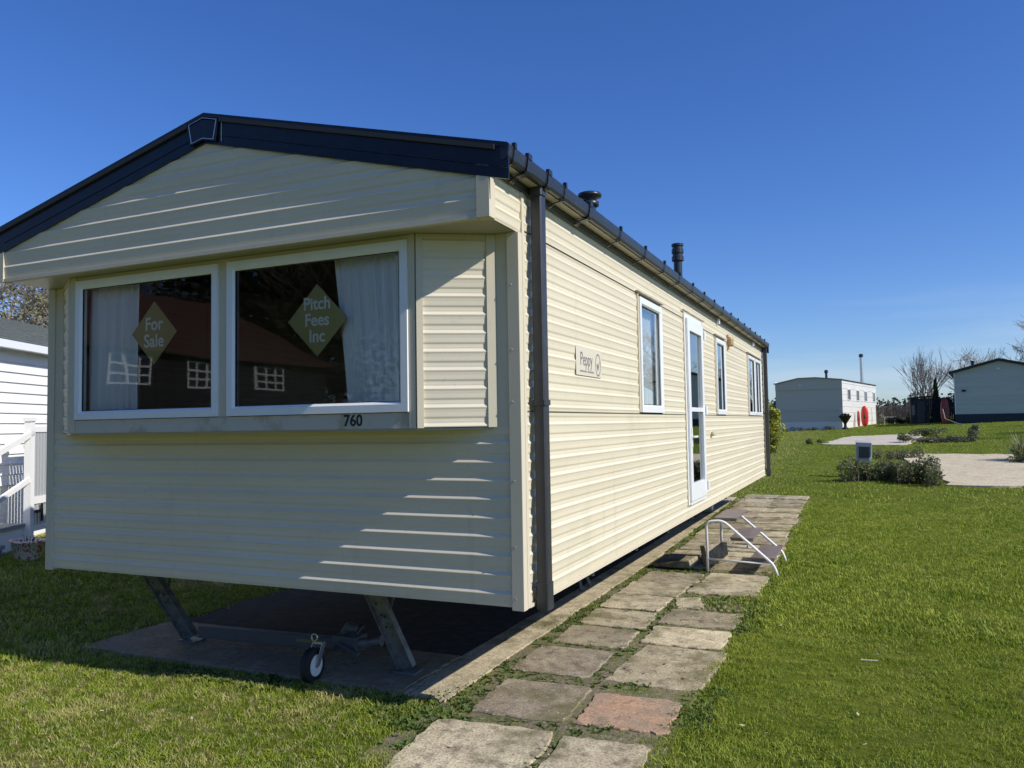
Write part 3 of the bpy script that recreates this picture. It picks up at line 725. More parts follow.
def net_mat():
    m = bpy.data.materials.new('net_curtain'); m.use_nodes = True; N = m.node_tree.nodes; L = m.node_tree.links; N.remove(N['Principled BSDF'])
    d = N.new('ShaderNodeBsdfDiffuse'); d.inputs[0].default_value = (.95,.95,.95,1); t = N.new('ShaderNodeBsdfTranslucent'); t.inputs[0].default_value = (.8,.84,.88,1)
    tr = N.new('ShaderNodeBsdfTransparent'); a = N.new('ShaderNodeMixShader'); a.inputs[0].default_value = .05; b = N.new('ShaderNodeMixShader'); b.inputs[0].default_value = .0
    L.new(d.outputs[0], a.inputs[1]); L.new(t.outputs[0], a.inputs[2]); L.new(a.outputs[0], b.inputs[1]); L.new(tr.outputs[0], b.inputs[2]); L.new(b.outputs[0], N['Material Output'].inputs[0]); return m
M_net = net_mat()
def curtain(P0, P1, z0, z1, folds, amp, nrm, gather=0.0, seed=0, edge=None):
    """hanging net with folds; edge(zfrac)-> extra width fraction for the free side"""
    rr = random.Random(seed); P0 = Vector(P0); P1 = Vector(P1); nn = Vector(nrm); K = folds*8; R = 16; mb = MB(); ph = [rr.uniform(-.5,.5) for _ in range(K+1)]
    for r in range(R+1):
        t = r/R; z = z1+(z0-z1)*t; wsc = edge(t) if edge else 1
        for k in range(K+1):
            s_ = k/K*wsc; a = amp*(.45+.55*t)*(math.sin(2*math.pi*folds*k/K + ph[k//8*8]*1.6 + .5*math.sin(3*t+k*.13))+.35*math.sin(5.3*math.pi*folds*k/K))
            p = P0+(P1-P0)*s_+nn*a; mb.v.append((p.x,p.y,z))
    for r in range(R):
        for k in range(K): i = r*(K+1)+k; mb.f.append((i,i+1,i+K+2,i+K+1))
    return mb.build('curtain', M_net, van, True)
cy_ = BY+.085
curtain((-3.12,cy_,0), (-2.66,cy_,0), 1.66, 2.58, 6, .030, (0,-1,0), seed=1)
curtain((-.53,cy_,0), (-1.10,cy_,0), 1.66, 2.58, 9, .026, (0,-1,0), seed=2, edge=lambda t: 1-.16*t-.10*math.sin(math.pi*t)*0)
curtain((-.06,3.19,0), (-.06,2.78,0), 1.7, 2.6, 5, .015, (1,0,0), seed=3)
curtain((-.06,10.60,0), (-.06,10.1,0), 1.7, 2.6, 5, .015, (1,0,0), seed=4)
curtain((-.06,9.0,0), (-.06,9.3,0), 1.7, 2.6, 4, .015, (1,0,0), seed=5)
def diamond(cx, cz, w, h, body, size, lab, rz=.0):
    t = thing('sale_sign', lab, 'sign', (cx, BY+.018, cz-h/2), 0, 'diamond cards in the front window')
    mb = MB(); mb.prism([(0,0,0),(w/2,0,h/2),(0,0,h),(-w/2,0,h/2)], (0,.004,0)); mb.build('card', M_olive, t)
    text(body, size, M_wtxt, 'lettering', t, face_mat((0,-.0012,h/2), (1,0,.0)), .0008, .0022, .95, .92)
diamond(-2.455, 2.222, .395, .41, 'For\nSale', .118, 'olive diamond card reading For Sale behind the left front pane')
diamond(-1.17, 2.215, .42, .42, 'Pitch\nFees\nInc', .102, 'olive diamond card reading Pitch Fees Inc behind the right front pane')

# ---- underside
mb = MB()
for x in (-.80,-2.90): mb.box(x-.03,x+.03,.9,VL-.2,.44,ZB-.02)
build_each(mb, 'chassis_rail', M_darksteel, van); mb = MB()
for yv in np.arange(1.4,VL-.3,1.15): mb.box(-VW+.08,-.08,yv,yv+.05,.54,ZB-.021)
build_each(mb, 'cross_beam', M_darksteel, van); mb = MB()
mb.box(-2.9,-.8,5.2,5.28,.24,.32); mb.box(-2.9,-.8,6.1,6.18,.24,.32)
build_each(mb, 'axle', M_darksteel, van)
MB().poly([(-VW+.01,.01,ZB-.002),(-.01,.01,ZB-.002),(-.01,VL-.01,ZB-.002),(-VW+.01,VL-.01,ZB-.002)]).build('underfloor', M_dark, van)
for x in (-1.05,-2.65):
    for yv in (5.24,6.14):
        w = MB(); w.tube([(x-.08,yv,.28),(x-.075,yv,.28),(x+.075,yv,.28),(x+.08,yv,.28)], [.2,.245,.245,.2], 24); wh = w.build('wheel', M_rubber, van)
        MB().tube([(x-.083,yv,.28),(x+.083,yv,.28)], .13, 16).build('rim', M_steel, wh)
# corner steadies
def steady(xt, yt, xb, yb):
    a = Vector((xt,yt,ZB-.03)); b = Vector((xb,yb,H(xb,yb)+.045)); d = (b-a).normalized(); sd = Vector((0,1,0)); wd = d.cross(sd).normalized()
    mb = MB()
    mb.bar(a, b, .115, .006, sd)
    for s_ in (-1,1): mb.bar(a+wd*s_*.055, b+wd*s_*.055, .006, .05, sd) 
    o = mb.build('steady_leg', M_steel, van)
    mb = MB()
    for s_ in (-1,1):
        mid = a+(b-a)*.42+Vector((0,.03,0)); mb.bar(mid, (xt+s_*.16, yt+.12, ZB-.02), .016, .006, sd)
    mb.tube([a+(b-a)*.42+Vector((0,-.03,0)), a+(b-a)*.42+Vector((0,.07,0))], .012, 8)
    mb.build('brace', M_steel, o)
    mb = MB(); mb.box(xb-.075,xb+.085,yb-.06,yb+.06,H(xb,yb)+.026,H(xb,yb)+.036); mb.bar(a+Vector((-.04,-.02,.0)), a+Vector((.03,-.02,.012)), .05,.02); mb.build('foot_plate', M_steel, o)
    mb = MB()
    for t_ in (.25,.38,.52): 
        p = a+(b-a)*t_+Vector((0,-.0265,0)); mb.tube([p, p+Vector((0,-.002,0))], .009, 8)
    build_each(mb, 'bolt_hole', M_dark, o)
steady(-1.29,.47,-1.06,.56); steady(-3.30,.47,-2.98,.62)
# supports further back
for i, (x, yv) in enumerate(((-.95,8.4),(-.95,10.3),(-2.75,3.2),(-.95,3.4),(-2.75,8.4))):
    t = MB(); h0 = H(x,yv)+.024
    for s_ in (-1,1):
        for q in (-1,1): t.bar((x+s_*.13,yv+q*.13,h0),(x+s_*.03,yv+q*.03,.34),.03,.03)
    t.box(x-.05,x+.05,yv-.05,yv+.05,.33,.438)
    tag(t.build('axle_stand', M_darksteel), ['black axle stand under the caravan behind the door','black axle stand under the far end of the caravan','black axle stand deep under the left of the caravan near the front','black axle stand beneath the right chassis rail near the front','black axle stand deep under the left of the caravan near the back'][i], 'axle stand', 'stands under the chassis')
o = MB().box(-.80,-.70,9.55,9.68,H(-.7,9.6)+.02,H(-.7,9.6)+.16).build('concrete_block', mat('white_block', (.6,.58,.52), .8, noise=[(20,(.4,.38,.32),.5,.7,5)]))
bevel(tag(o, 'small pale block on the path beside the far underside', 'block'), .01)

# ---- the loose drawbar with coupling and jockey wheel
db = thing('drawbar', 'dark steel towing drawbar lying on the concrete under the caravan front', 'drawbar', (-2.2,.74,.03))
mb = MB(); mb.bar((-.66,-.14,.080),(.52,-.06,.080),.07,.085); bevel(mb.build('beam', M_darksteel, db), .006)
mb = MB(); mb.bar((.20,-.119,.09),(.36,-.108,.09),.004,.022); mb.build('data_plate', mat('brass_plate', (.25,.21,.10), .5), db)
mb = MB(); mb.box(.50,.70,-.12,.02,.05,.15); mb.tube([(.55,-.05,.15),(.60,-.05,.20),(.66,-.05,.19)], [.03,.04,.02], 10); mb.bar((.56,-.12,.10),(.75,-.16,.05),.03,.03); mb.tube([(.56,-.05,.02),(.56,-.05,.19)], .022, 8)
mb.bar((.63,-.05,.12),(.70,-.02,.21),.02,.015); mb.bar((.66,-.1,.05),(.72,-.11,-.0),.02,.02)
bevel(mb.build('coupling', M_darksteel, db), .006)
mb = MB(); mb.tube([(.68,-.08,.10),(.86,-.05,.13)], [.03,.036], 12); mb.build('hitch_head', M_steel, db)
mb = MB(); mb.bar((.50,-.09,.06),(.67,-.46,.19),.03,.03); mb.build('swivel_arm', M_darksteel, db)
jw = MB(); cx, cyy, cz = .675,-.545,.088
th_ = math.radians(62); ax = Vector((math.cos(th_), math.sin(th_)*-1, 0)); ax = Vector((.99,.08,0)).normalized()
c = Vector((cx,cyy,cz)); 
jw.tube([c-ax*.028, c-ax*.022, c+ax*.022, c+ax*.028], [.080,.105,.105,.080], 28)
w = jw.build('jockey_wheel', M_rubber, db, False)
MB().tube([c-ax*.030, c+ax*.030], .066, 20).build('rim', M_white, w)  # white colour stands in for sunlight catching the wheel
mb = MB(); mb.tube([c-ax*.032, c+ax*.034], .016, 12); mb.build('hub', M_zinc, w)
mb = MB()
for s_ in (-1,1):
    mb.bar(c+ax*s_*.038, c+ax*s_*.034+Vector((.02,.04,.13)), .036, .007, ax)
mb.bar(c+ax*.034+Vector((.02,.04,.13)), c-ax*.034+Vector((.02,.04,.13)), .03, .012)
mb.tube([c+Vector((.0,.02,.165))+Vector((math.cos(t_)*.022,0,math.sin(t_)*.022)) for t_ in np.linspace(0,2*math.pi,13)], .005, 6)
mb.build('fork', M_zinc, w)

# ================================================================== STEPS BY THE DOOR
st = thing('step_frame', 'white tubular step frame with brown treads standing on the path below the door', 'steps', (.1,4.64,.02))
def arc_pts(pts, r=.05, n=5):
    out = [Vector(pts[0])]
    for a, b, c in zip(pts, pts[1:], pts[2:]):
        a, b, c = Vector(a), Vector(b), Vector(c); p = b+(a-b).normalized()*r; q = b+(c-b).normalized()*r
        for i in range(n+1): t = i/n; out.append(p*(1-t)**2+b*2*t*(1-t)+q*t*t)
    return out+[Vector(pts[-1])]
for yv in (0,.90):
    mb = MB(); mb.tube(arc_pts([(.01,yv,0),(.01,yv,.52),(.18,yv,.535),(.68,yv,.10),(.71,yv,-.005)], .06), .0145, 10)
    mb.build('side_frame', M_white, st, True)
    mb = MB(); mb.tube([(.02,yv,.13),(.655,yv,.11)], .010, 8); mb.tube([(.30,yv,.33),(.30,yv,.12)], .010, 8) if yv else None
    mb.build('rail', M_white, st, True)
for i, (x0, z0) in enumerate(((.45,.15),(.245,.345),(.085,.545))):
    mb = MB(); mb.box(x0,x0+.235,.02,.88,z0,z0+.018); mb.box(x0+.005,x0+.230,.03,.05,z0-.02,z0); mb.box(x0+.005,x0+.230,.85,.87,z0-.02,z0)
    bevel(mb.build('tread', M_brownply, st), .003)
# block and lifted slab beneath
o = MB(); o.hexa([(-.02,5.05,.02),(.06,5.00,.02),(.22,5.36,.02),(.15,5.40,.02),(-.05,5.06,.22),(.01,5.01,.23),(.20,5.36,.23),(.13,5.40,.22)])
bevel(tag(o.build('stone_slab', M_grysl), 'grey paving slab stood on edge beneath the step frame', 'slab'), .008)
o = MB(); o.hexa([(-.50,4.72,.02),(-.08,4.66,.03),(-.06,5.10,.04),(-.46,5.16,.02),(-.52,4.74,.060),(-.10,4.66,.105),(-.06,5.12,.115),(-.48,5.18,.065)])
bevel(tag(o.build('stone_slab', M_slab), 'tilted lichened slab lying loose left of the step frame', 'slab'), .008)

# ================================================================== LEFT NEIGHBOUR
ND = Vector((-.454,.891,0)); NN = Vector((.891,.454,0))            # along its wall, and out of it
nb0 = Vector((-7.05,1.55,0)); nz0 = .30
nb = thing('neighbouring_caravan', 'white shiplap caravan with green grey shingle roof beyond the left corner', 'caravan')
def NP(s_, d, z): p = nb0+ND*s_+NN*d; return (p.x, p.y, z)
M_nw = mat('white_shiplap', (.84,.83,.80), .5, noise=[(4,(.76,.75,.72),.5,.8,4)])
def nbox(mb, s0, s1, d0, d1, z0, z1): mb.hexa([NP(s0,d0,z0),NP(s0,d1,z0),NP(s1,d1,z0),NP(s1,d0,z0),NP(s0,d0,z1),NP(s0,d1,z1),NP(s1,d1,z1),NP(s1,d0,z1)]); return mb
mb = MB(); z = 1.0
while z < 2.56:
    z1 = min(z+.118, 2.57)
    mb.poly([NP(-1.8,.022,z),NP(8,.022,z),NP(8,.004,z1),NP(-1.8,.004,z1)]); mb.poly([NP(-1.8,.004,z),NP(8,.004,z),NP(8,.022,z),NP(-1.8,.022,z)]); z += .118
for s_ in (-1.8,8):
    mb.poly([NP(s_,0,.3),NP(s_,-3.4,.3),NP(s_,-3.4,2.57),NP(s_,-1.7,3.2),NP(s_,0,2.57)])
mb.build('wall', M_nw, nb)
mb = nbox(MB(), -1.8,8,-.05,-.005,.2,.998); mb.build('skirting', M_nw, nb)
M_shing = mat('shingles', (.105,.125,.11), .85, noise=[(12,(.16,.175,.15),.45,.65,5),(60,(.06,.07,.06),.5,.7,3)])
mb = MB()
for k in range(13):
    q0, q1 = .16-k*.145, .16-(k+1)*.145; zz0 = 2.63+(.16-q0)*.37; zz1 = 2.63+(.16-q1)*.37
    s_ = -1.9; c_ = 0
    while s_ < 8.1:
        L_ = .30; off = .15*(k%2)
        mb.poly([NP(s_+off,q0,zz0+.016),NP(s_+off+L_-.012,q0,zz0+.016),NP(s_+off+L_-.012,q1,zz1+.006),NP(s_+off,q1,zz1+.006)]); s_ += L_
    mb.poly([NP(-1.9,q0,zz0),NP(8.4,q0,zz0),NP(8.4,q1,zz1),NP(-1.9,q1,zz1)])
    mb.poly([NP(-1.9,q0,zz0),NP(8.4,q0,zz0),NP(8.4,q0,zz0+.013),NP(-1.9,q0,zz0+.013)])
mb.poly([NP(-1.9,-1.72,3.325),NP(8.4,-1.72,3.325),NP(8.4,-3.6,2.63),NP(-1.9,-3.6,2.63)])
mb.build('roof', M_shing, nb)
mb = nbox(MB(), -1.9,8.1,.10,.19,2.545,2.63); mb.build('gutter', M_upvc, nb)
mb = nbox(MB(), -1.9,8.1,.0,.10,2.57,2.58); mb.build('soffit', M_upvc, nb)
bd = MB(); c = Vector(NP(.02,.03,2.02)); R_ = .075
bd.tube([c, c+NN*.012], R_, 20); badge = bd.build('wall_badge', mat('badge_slate', (.05,.05,.055), .5), nb)
text('x', .09, mat('badge_text', (.5,.5,.5), .5), 'lettering', badge, face_mat(c+NN*.0135, ND), .0006)

# deck steps and gate in front of it
dk = thing('entrance_steps', 'white railed entrance steps with a gate beside the white caravan', 'steps')
DP0 = Vector((-6.66,1.62,0))
def DP(s_, d, z): p = DP0+ND*s_+NN*d; return (p.x,p.y,z)
def dbox(mb, s0, s1, d0, d1, z0, z1): mb.hexa([DP(s0,d0,z0),DP(s0,d1,z0),DP(s1,d1,z0),DP(s1,d0,z0),DP(s0,d0,z1),DP(s0,d1,z1),DP(s1,d1,z1),DP(s1,d0,z1)]); return mb
M_pvc = mat('white_pvc', (.82,.81,.79), .4)
for s_ in (.34,.80):
    p = dbox(MB(), s_,s_+.075,.0,.075,.25,1.72).build('post', M_pvc, dk); dbox(MB(), s_-.012,s_+.087,-.012,.087,1.721,1.76).build('post_cap', M_pvc, p)
mb = MB(); mb.bar(DP(.42,.05,1.60), DP(-1.6,.05,.95), .05, .06); mb.bar(DP(.42,.05,1.10), DP(-1.6,.05,.45), .04, .05); mb.build('handrail', M_pvc, dk)
mb = MB()
for k in range(6): s_ = .43+k*.062; dbox(mb, s_,s_+.035,.03,.06,.55,1.62)
mb.build('gate_bars', mat('grey_pvc', (.42,.44,.45), .5), dk)
mb = MB(); dbox(mb,.418,.797,.02,.07,1.60,1.66); dbox(mb,.418,.797,.02,.07,.80,.88); dbox(mb,.418,.797,.02,.07,.50,.56); mb.build('gate_rail', M_pvc, dk)
mb = MB(); dbox(mb,.42,.56,.08,.10,.70,.735); dbox(mb,.54,.56,.08,.10,.60,.80); mb.build('latch', M_btxt, dk)
mb = MB(); dbox(mb,-1.2,.36,-.55,.02,.56,.60); dbox(mb,-1.7,-.2,-.55,.12,.40,.44); mb.build('tread', mat('grey_tread', (.28,.29,.30), .7), dk)
mb = MB(); dbox(mb,-1.15,.34,-.50,-.0,.25,.555); mb.build('riser', M_pvc, dk)
# planter and stone
pl = thing('flower_planter', 'cream oval planter painted with red blooms in front of the white gate', 'planter', (-6.12,1.50,H(-6.12,1.50)))
mb = MB(); prof = [(.105,0),(.12,.02),(.155,.17),(.17,.175),(.17,.195),(.15,.195),(.145,.15)]
n0 = 0; k_ = 28
for r, z in prof:
    for j in range(k_): t = 2*math.pi*j/k_; mb.v.append((math.cos(t)*r*1.25, math.sin(t)*r*.8, z))
for i in range(len(prof)-1):
    for j in range(k_): mb.f.append((i*k_+j, i*k_+(j+1)%k_, (i+1)*k_+(j+1)%k_, (i+1)*k_+j))
mb.f.append(tuple((len(prof)-1)*k_+j for j in range(k_)))
def floral():
    m = mat('painted_planter', (.62,.58,.50), .5); N = m.node_tree.nodes; L = m.node_tree.links; b = N['Principled BSDF']
    tcn = N.new('ShaderNodeTexCoord'); v = N.new('ShaderNodeTexNoise'); v.inputs['Scale'].default_value = 26; v.inputs['Detail'].default_value = 2; L.new(tcn.outputs['Object'], v.inputs['Vector'])
    cr = N.new('ShaderNodeValToRGB'); e = cr.color_ramp.elements; e[0].position = .56; e[0].color = (.62,.58,.50,1); e[1].position = .58; e[1].color = (.42,.10,.09,1)
    q = cr.color_ramp.elements.new(.36); q.color = (.10,.12,.08,1); q2 = cr.color_ramp.elements.new(.39); q2.color = (.62,.58,.50,1)
    L.new(v.outputs[0], cr.inputs[0]); L.new(cr.outputs[0], b.inputs['Base Color']); return m
mb.build('pot', floral(), pl, True); mb = MB(); mb.lathe((0,0,.15), [(.12,0),(.12,.01)], 16); mb.build('soil', mat('soil', (.05,.035,.025), .95), pl)
mb = MB()
for k in range(14): a = random.uniform(0,6.28); mb.tube([(math.cos(a)*.05,math.sin(a)*.04,.15),(math.cos(a)*.08,math.sin(a)*.06,.15+random.uniform(.04,.10))], [.004,.002], 4)
mb.build('dead_stems', mat('stems', (.12,.10,.06), .9), pl)
mb = MB(); K1, K2 = 14, 9
for i in range(K2+1):
    for j in range(K1):
        u, v = math.pi*i/K2, 2*math.pi*j/K1; r = 1+.08*math.sin(3*v+2*u)
        mb.v.append((.15*math.sin(u)*math.cos(v)*r, .12*math.sin(u)*math.sin(v)*r, .06+.10*math.cos(u)*r))
for i in range(K2):
    for j in range(K1): mb.f.append((i*K1+j, (i+1)*K1+j, (i+1)*K1+(j+1)%K1, i*K1+(j+1)%K1))
o = mb.build('boulder', mat('grey_stone', (.26,.25,.24), .9, noise=[(14,(.15,.15,.15),.45,.65,6)]), None, True); o.location = (-6.62,1.42,H(-6.6,1.4))
tag(o, 'rounded grey stone left of the painted planter', 'stone')

# ================================================================== FOLIAGE BUILDERS
def leaves(mb, cs, n, sz, rr, asp=.5):
    """n leaf quads through ellipsoid clumps cs = [(centre, radii)]"""
    for _ in range(n):
        c, r = cs[rr.randrange(len(cs))]
        d = Vector((rr.gauss(0,1),rr.gauss(0,1),rr.gauss(0,1))).normalized()*(rr.random()**.40)
        p = Vector((c[0]+d.x*r[0], c[1]+d.y*r[1], c[2]+d.z*r[2]))
        a = Vector((rr.gauss(0,1),rr.gauss(0,1),rr.gauss(0,.7))).normalized(); b = a.cross(Vector((rr.gauss(0,1),rr.gauss(0,1),rr.gauss(0,1)))).normalized()
        s_ = sz*rr.uniform(.6,1.3)
        mb.poly([p-a*s_, p+b*s_*asp, p+a*s_, p-b*s_*asp])
def branches(mb, base, height, r0, levels, rr, spread=.6, nmain=5, k=5, up_=.35, twmin=.006, fan=False, lenk=.72):
    def grow(p, d, L_, r, lv):
        n = 4; pts = [p]; q = p.copy(); dd = d.copy()
        for i in range(n):
            dd = (dd+Vector((rr.gauss(0,.10),rr.gauss(0,.10),rr.gauss(0,.06)+up_*.12))).normalized(); q = q+dd*L_/n; pts.append(q.copy())
        r1 = max(r*.55, twmin); mb.tube(pts, [r+(r1-r)*i/n for i in range(n+1)], k if lv > 1 else 3, lv > levels-1)
        if lv <= 0: return
        nb_ = nmain if lv == levels else rr.randint(3,5)
        for j in range(nb_):
            f = rr.uniform(.35,1.0); i = min(n-1, int(f*n)); pp = pts[i]+(pts[i+1]-pts[i])*(f*n-i)
            az = rr.uniform(0,6.283); side = Vector((math.cos(az),math.sin(az),rr.uniform(-.1,.5)))
            nd = (dd*(1-spread)+side*spread).normalized()
            grow(pp, nd, L_*lenk*rr.uniform(.7,1.1), max(r1*.75,twmin), lv-1)
    if fan:
        for j in range(nmain):
            az = j*6.283/nmain+rr.uniform(-.2,.2); t_ = rr.uniform(.05,.55)
            grow(Vector(base), Vector((math.cos(az)*t_,math.sin(az)*t_,1)).normalized(), height*.62, r0*.7, levels-1)
    else: grow(Vector(base), Vector((0,0,1)), height*.45, r0, levels)
M_bark = mat('bare_bark', (.16,.135,.11), .9, noise=[(8,(.09,.075,.06),.45,.65,5)])
M_barkp = mat('pale_bark', (.30,.26,.21), .9, noise=[(8,(.2,.17,.14),.45,.65,5)])
M_lfd = leaf_mat('dark_evergreen', (.018,.032,.012), (.05,.075,.022), None, .8)
M_lfm = leaf_mat('shrub_leaf', (.06,.08,.028), (.19,.21,.08), (.42,.38,.25), 2.5)
M_lfy = leaf_mat('yellow_shrub_leaf', (.20,.23,.03), (.50,.50,.07), (.62,.58,.14), 2.5)
M_lfs = leaf_mat('weed_leaf', (.055,.095,.02), (.13,.19,.04), (.20,.22,.07), 5)
M_buds = leaf_mat('spring_buds', (.14,.15,.06), (.30,.28,.12), None, 1.5)
def tree(name, label, x, y, h, r0, levels, seed, m=M_bark, spread=.6, nmain=6, buds=0, fan=False, group=None, cat='tree', lenk=.72, twmin=.006, crown=None, lm=None):
    rr = random.Random(seed); t = thing(name, label, cat, (x,y,H(x,y)-.05), rr.uniform(0,6), group)
    mb = MB(); branches(mb, (0,0,0), h, r0, levels, rr, spread, nmain, 5, .35, twmin, fan, lenk); mb.build('trunk', m, t)
    if buds:
        b = MB(); vs_ = mb.v
        for _ in range(buds):
            v = Vector(vs_[rr.randrange(len(vs_)//6, len(vs_))])+Vector((rr.gauss(0,.05),rr.gauss(0,.05),rr.gauss(0,.05)))
            a = Vector((rr.gauss(0,1),rr.gauss(0,1),rr.gauss(0,1))).normalized()*.035; c = a.orthogonal().normalized()*.022
            b.poly([v-a, v+c, v+a, v-c])
        b.build('buds', M_buds, t)
    if crown:
        b = MB(); leaves(b, crown[0], crown[1], crown[2], rr); b.build('crown', lm, t)
    return t

# trees left, behind the neighbour
tree('budding_tree', 'tree coming into leaf above the shingle roof nearest the cream gable', -12.2, 6.8, 6.0, .16, 5, 3, M_barkp, .62, 7, 5200, group='trees behind the left caravan')
tree('budding_tree', 'budding tree at the left edge behind the shingle roof, farther from the gable', -15.4, 6.0, 6.6, .2, 5, 9, M_barkp, .6, 7, 5200, group='trees behind the left caravan')
tree('budding_tree', 'tree hidden mostly behind the cream caravan on the left', -13.4, 10.5, 6.0, .16, 4, 13, M_bark, .62, 7, 2500, group='trees behind the left caravan')

# ================================================================== RIGHT MIDDLE DISTANCE
# meter box on post
mt = thing('meter_post', 'grey hooked service box on a short post rising out of the low bush', 'service post', (1.62,15.95,H(1.62,15.95)))
mb = MB(); mb.box(-.045,.045,-.03,.03,0,.36); mb.build('post', M_darksteel, mt)
mb = MB(); mb.hexa([(-.17,-.09,.34),(.15,-.09,.34),(.15,.10,.34),(-.17,.10,.34),(-.17,-.12,.80),(.17,-.12,.78),(.17,.10,.82),(-.17,.10,.84)]); bx_ = bevel(mb.build('housing', mat('grey_box', (.45,.45,.43), .5), mt), .01)
mb = MB(); mb.hexa([(-.11,-.112,.44),(.12,-.112,.44),(.12,-.09,.44),(-.11,-.09,.44),(-.11,-.132,.70),(.12,-.132,.69),(.12,-.1,.69),(-.11,-.1,.70)]); mb.build('cover', mat('box_face', (.06,.065,.07), .4), bx_)
mb = MB(); mb.box(.10,.16,-.15,-.10,.36,.44); mb.build('socket', M_upvc, bx_)

def shrub(name, label, cs, n, sz, m, loc, stems=10, cat='shrub', seed=1, group=None, asp=.5, base_r=None):
    rr = random.Random(seed); t = thing(name, label, cat, loc, 0, group)
    mb = MB(); leaves(mb, cs, n, sz, rr, asp); mb.build('foliage', m, t)
    s_ = MB()
    for _ in range(stems):
        c, r = cs[rr.randrange(len(cs))]; p = Vector((c[0]+rr.uniform(-.7,.7)*r[0], c[1]+rr.uniform(-.7,.7)*r[1], c[2]+rr.uniform(0,1.15)*r[2])); b = Vector((c[0]*.6+rr.uniform(-.1,.1), c[1]*.6, -.03)) if base_r is None else Vector((p.x*.9,p.y*.9,-.03))
        s_.tube([b, (b+p)/2+Vector((rr.gauss(0,.04),rr.gauss(0,.04),0)), p], [.009,.006,.003], 4)
    s_.build('stems', M_bark, t); return t
rr = random.Random(5)
def blob_row(x0, x1, y0, y1, n, rx, rz, rr, zc=.18):
    out = []
    for i in range(n):
        f = (i+.5)/n; out.append(((x0+(x1-x0)*f+rr.gauss(0,.08), y0+(y1-y0)*f+rr.gauss(0,.15), zc+rr.uniform(-.05,.12)), (rx*rr.uniform(.7,1.2), rx*rr.uniform(.7,1.2), rz*rr.uniform(.6,1.3))))
    return out
shrub('low_shrub', 'dark low spreading bush around the service box, left of two joined bushes', blob_row(-.36,.40,.0,.2,8,.22,.24,rr), 3600, .032, M_lfm, (1.72,15.0,H(1.72,15.0)), 110, seed=21, group='low bushes by the pale pad', base_r=1)
shrub('low_shrub', 'dark low spreading bush overlapping the left edge of the pale concrete pad', blob_row(-.45,.42,.1,-.30,9,.24,.28,rr), 4200, .032, M_lfm, (2.62,14.9,H(2.62,14.9)), 150, seed=22, group='low bushes by the pale pad', base_r=1)
shrub('dry_weed', 'thin brown and green weeds behind the two low bushes', blob_row(-.7,.6,0,.3,8,.16,.16,rr,.12), 900, .03, M_lfm, (2.6,21.0,H(2.6,21)), 90, 'weeds', 23, base_r=1)
shrub('yellow_shrub', 'upright yellow green shrub beyond the far end of the cream caravan', [((0,0,1.05),(.42,.4,.40)),((.15,0,.75),(.42,.4,.4)),((-.1,.1,1.50),(.25,.3,.3)),((.05,0,.35),(.25,.25,.35)),((.2,0,1.3),(.2,.2,.25))], 3000, .05, M_lfy, (-1.30,24.0,H(-1.30,24.0)), 30, seed=24)
shrub('shrub', 'small green plant in the border beyond the pale pad', blob_row(-.5,.5,0,0,5,.25,.16,rr,.14), 900, .04, M_lfm, (3.95,32.6,H(3.95,32.6)), 20, seed=25, base_r=1)
shrub('shrub', 'little green clump at the right end of the gravel pad', blob_row(-.22,.22,0,0,3,.2,.14,rr,.12), 500, .04, M_lfm, (2.95,28.6,H(2.95,28.6)), 10, seed=26, base_r=1)
shrub('flowering_border', 'grey green border plants on stones between the two pads', blob_row(-.75,.70,.0,.4,8,.24,.13,rr,.12), 1500, .035, leaf_mat('grey_green_leaf',(.07,.08,.05),(.16,.17,.10),(.30,.29,.22),3), (4.3,28.2,H(4.3,28.2)), 50, 'border plants', 27, base_r=1)
shrub('pale_shrub', 'taller pale leaved plant at the right end of the stone border', [((0,0,.30),(.2,.2,.22)),((.08,0,.50),(.14,.14,.12))], 700, .035, leaf_mat('pale_leaf',(.10,.12,.05),(.30,.30,.20),(.45,.44,.36),3), (5.15,28.6,H(5.15,28.6)), 12, seed=28)
shrub('shrub', 'small dark clump at the near left corner of the gravel pad', blob_row(-.3,.2,0,0,3,.16,.08,rr,.08), 400, .035, M_lfm, (-.25,29.0,H(-.25,29.0)), 6, seed=29, base_r=1)
# stones in that border
mb = MB()
for _ in range(420):
    x, yv = random.uniform(-1.3,1.2), random.gauss(0,1.0); r = random.uniform(.03,.09)
    c = Vector((x, yv, r*.2)); q = [c+Vector((random.gauss(0,1),random.gauss(0,1),random.gauss(0,.5))).normalized()*r for _ in range(4)]
    for t_ in ((0,1,2),(0,2,3),(0,3,1),(1,3,2)): mb.poly([q[i] for i in t_])
o = mb.build('rubble', mat('rubble_grey', (.20,.19,.17), .9, noise=[(3,(.33,.31,.27),.45,.6,4)])); o.location = (4.1,30.4,H(4.1,30.4)+.01); tag(o, 'grey stone rubble in the border between the pads', 'rubble', kind='stuff')
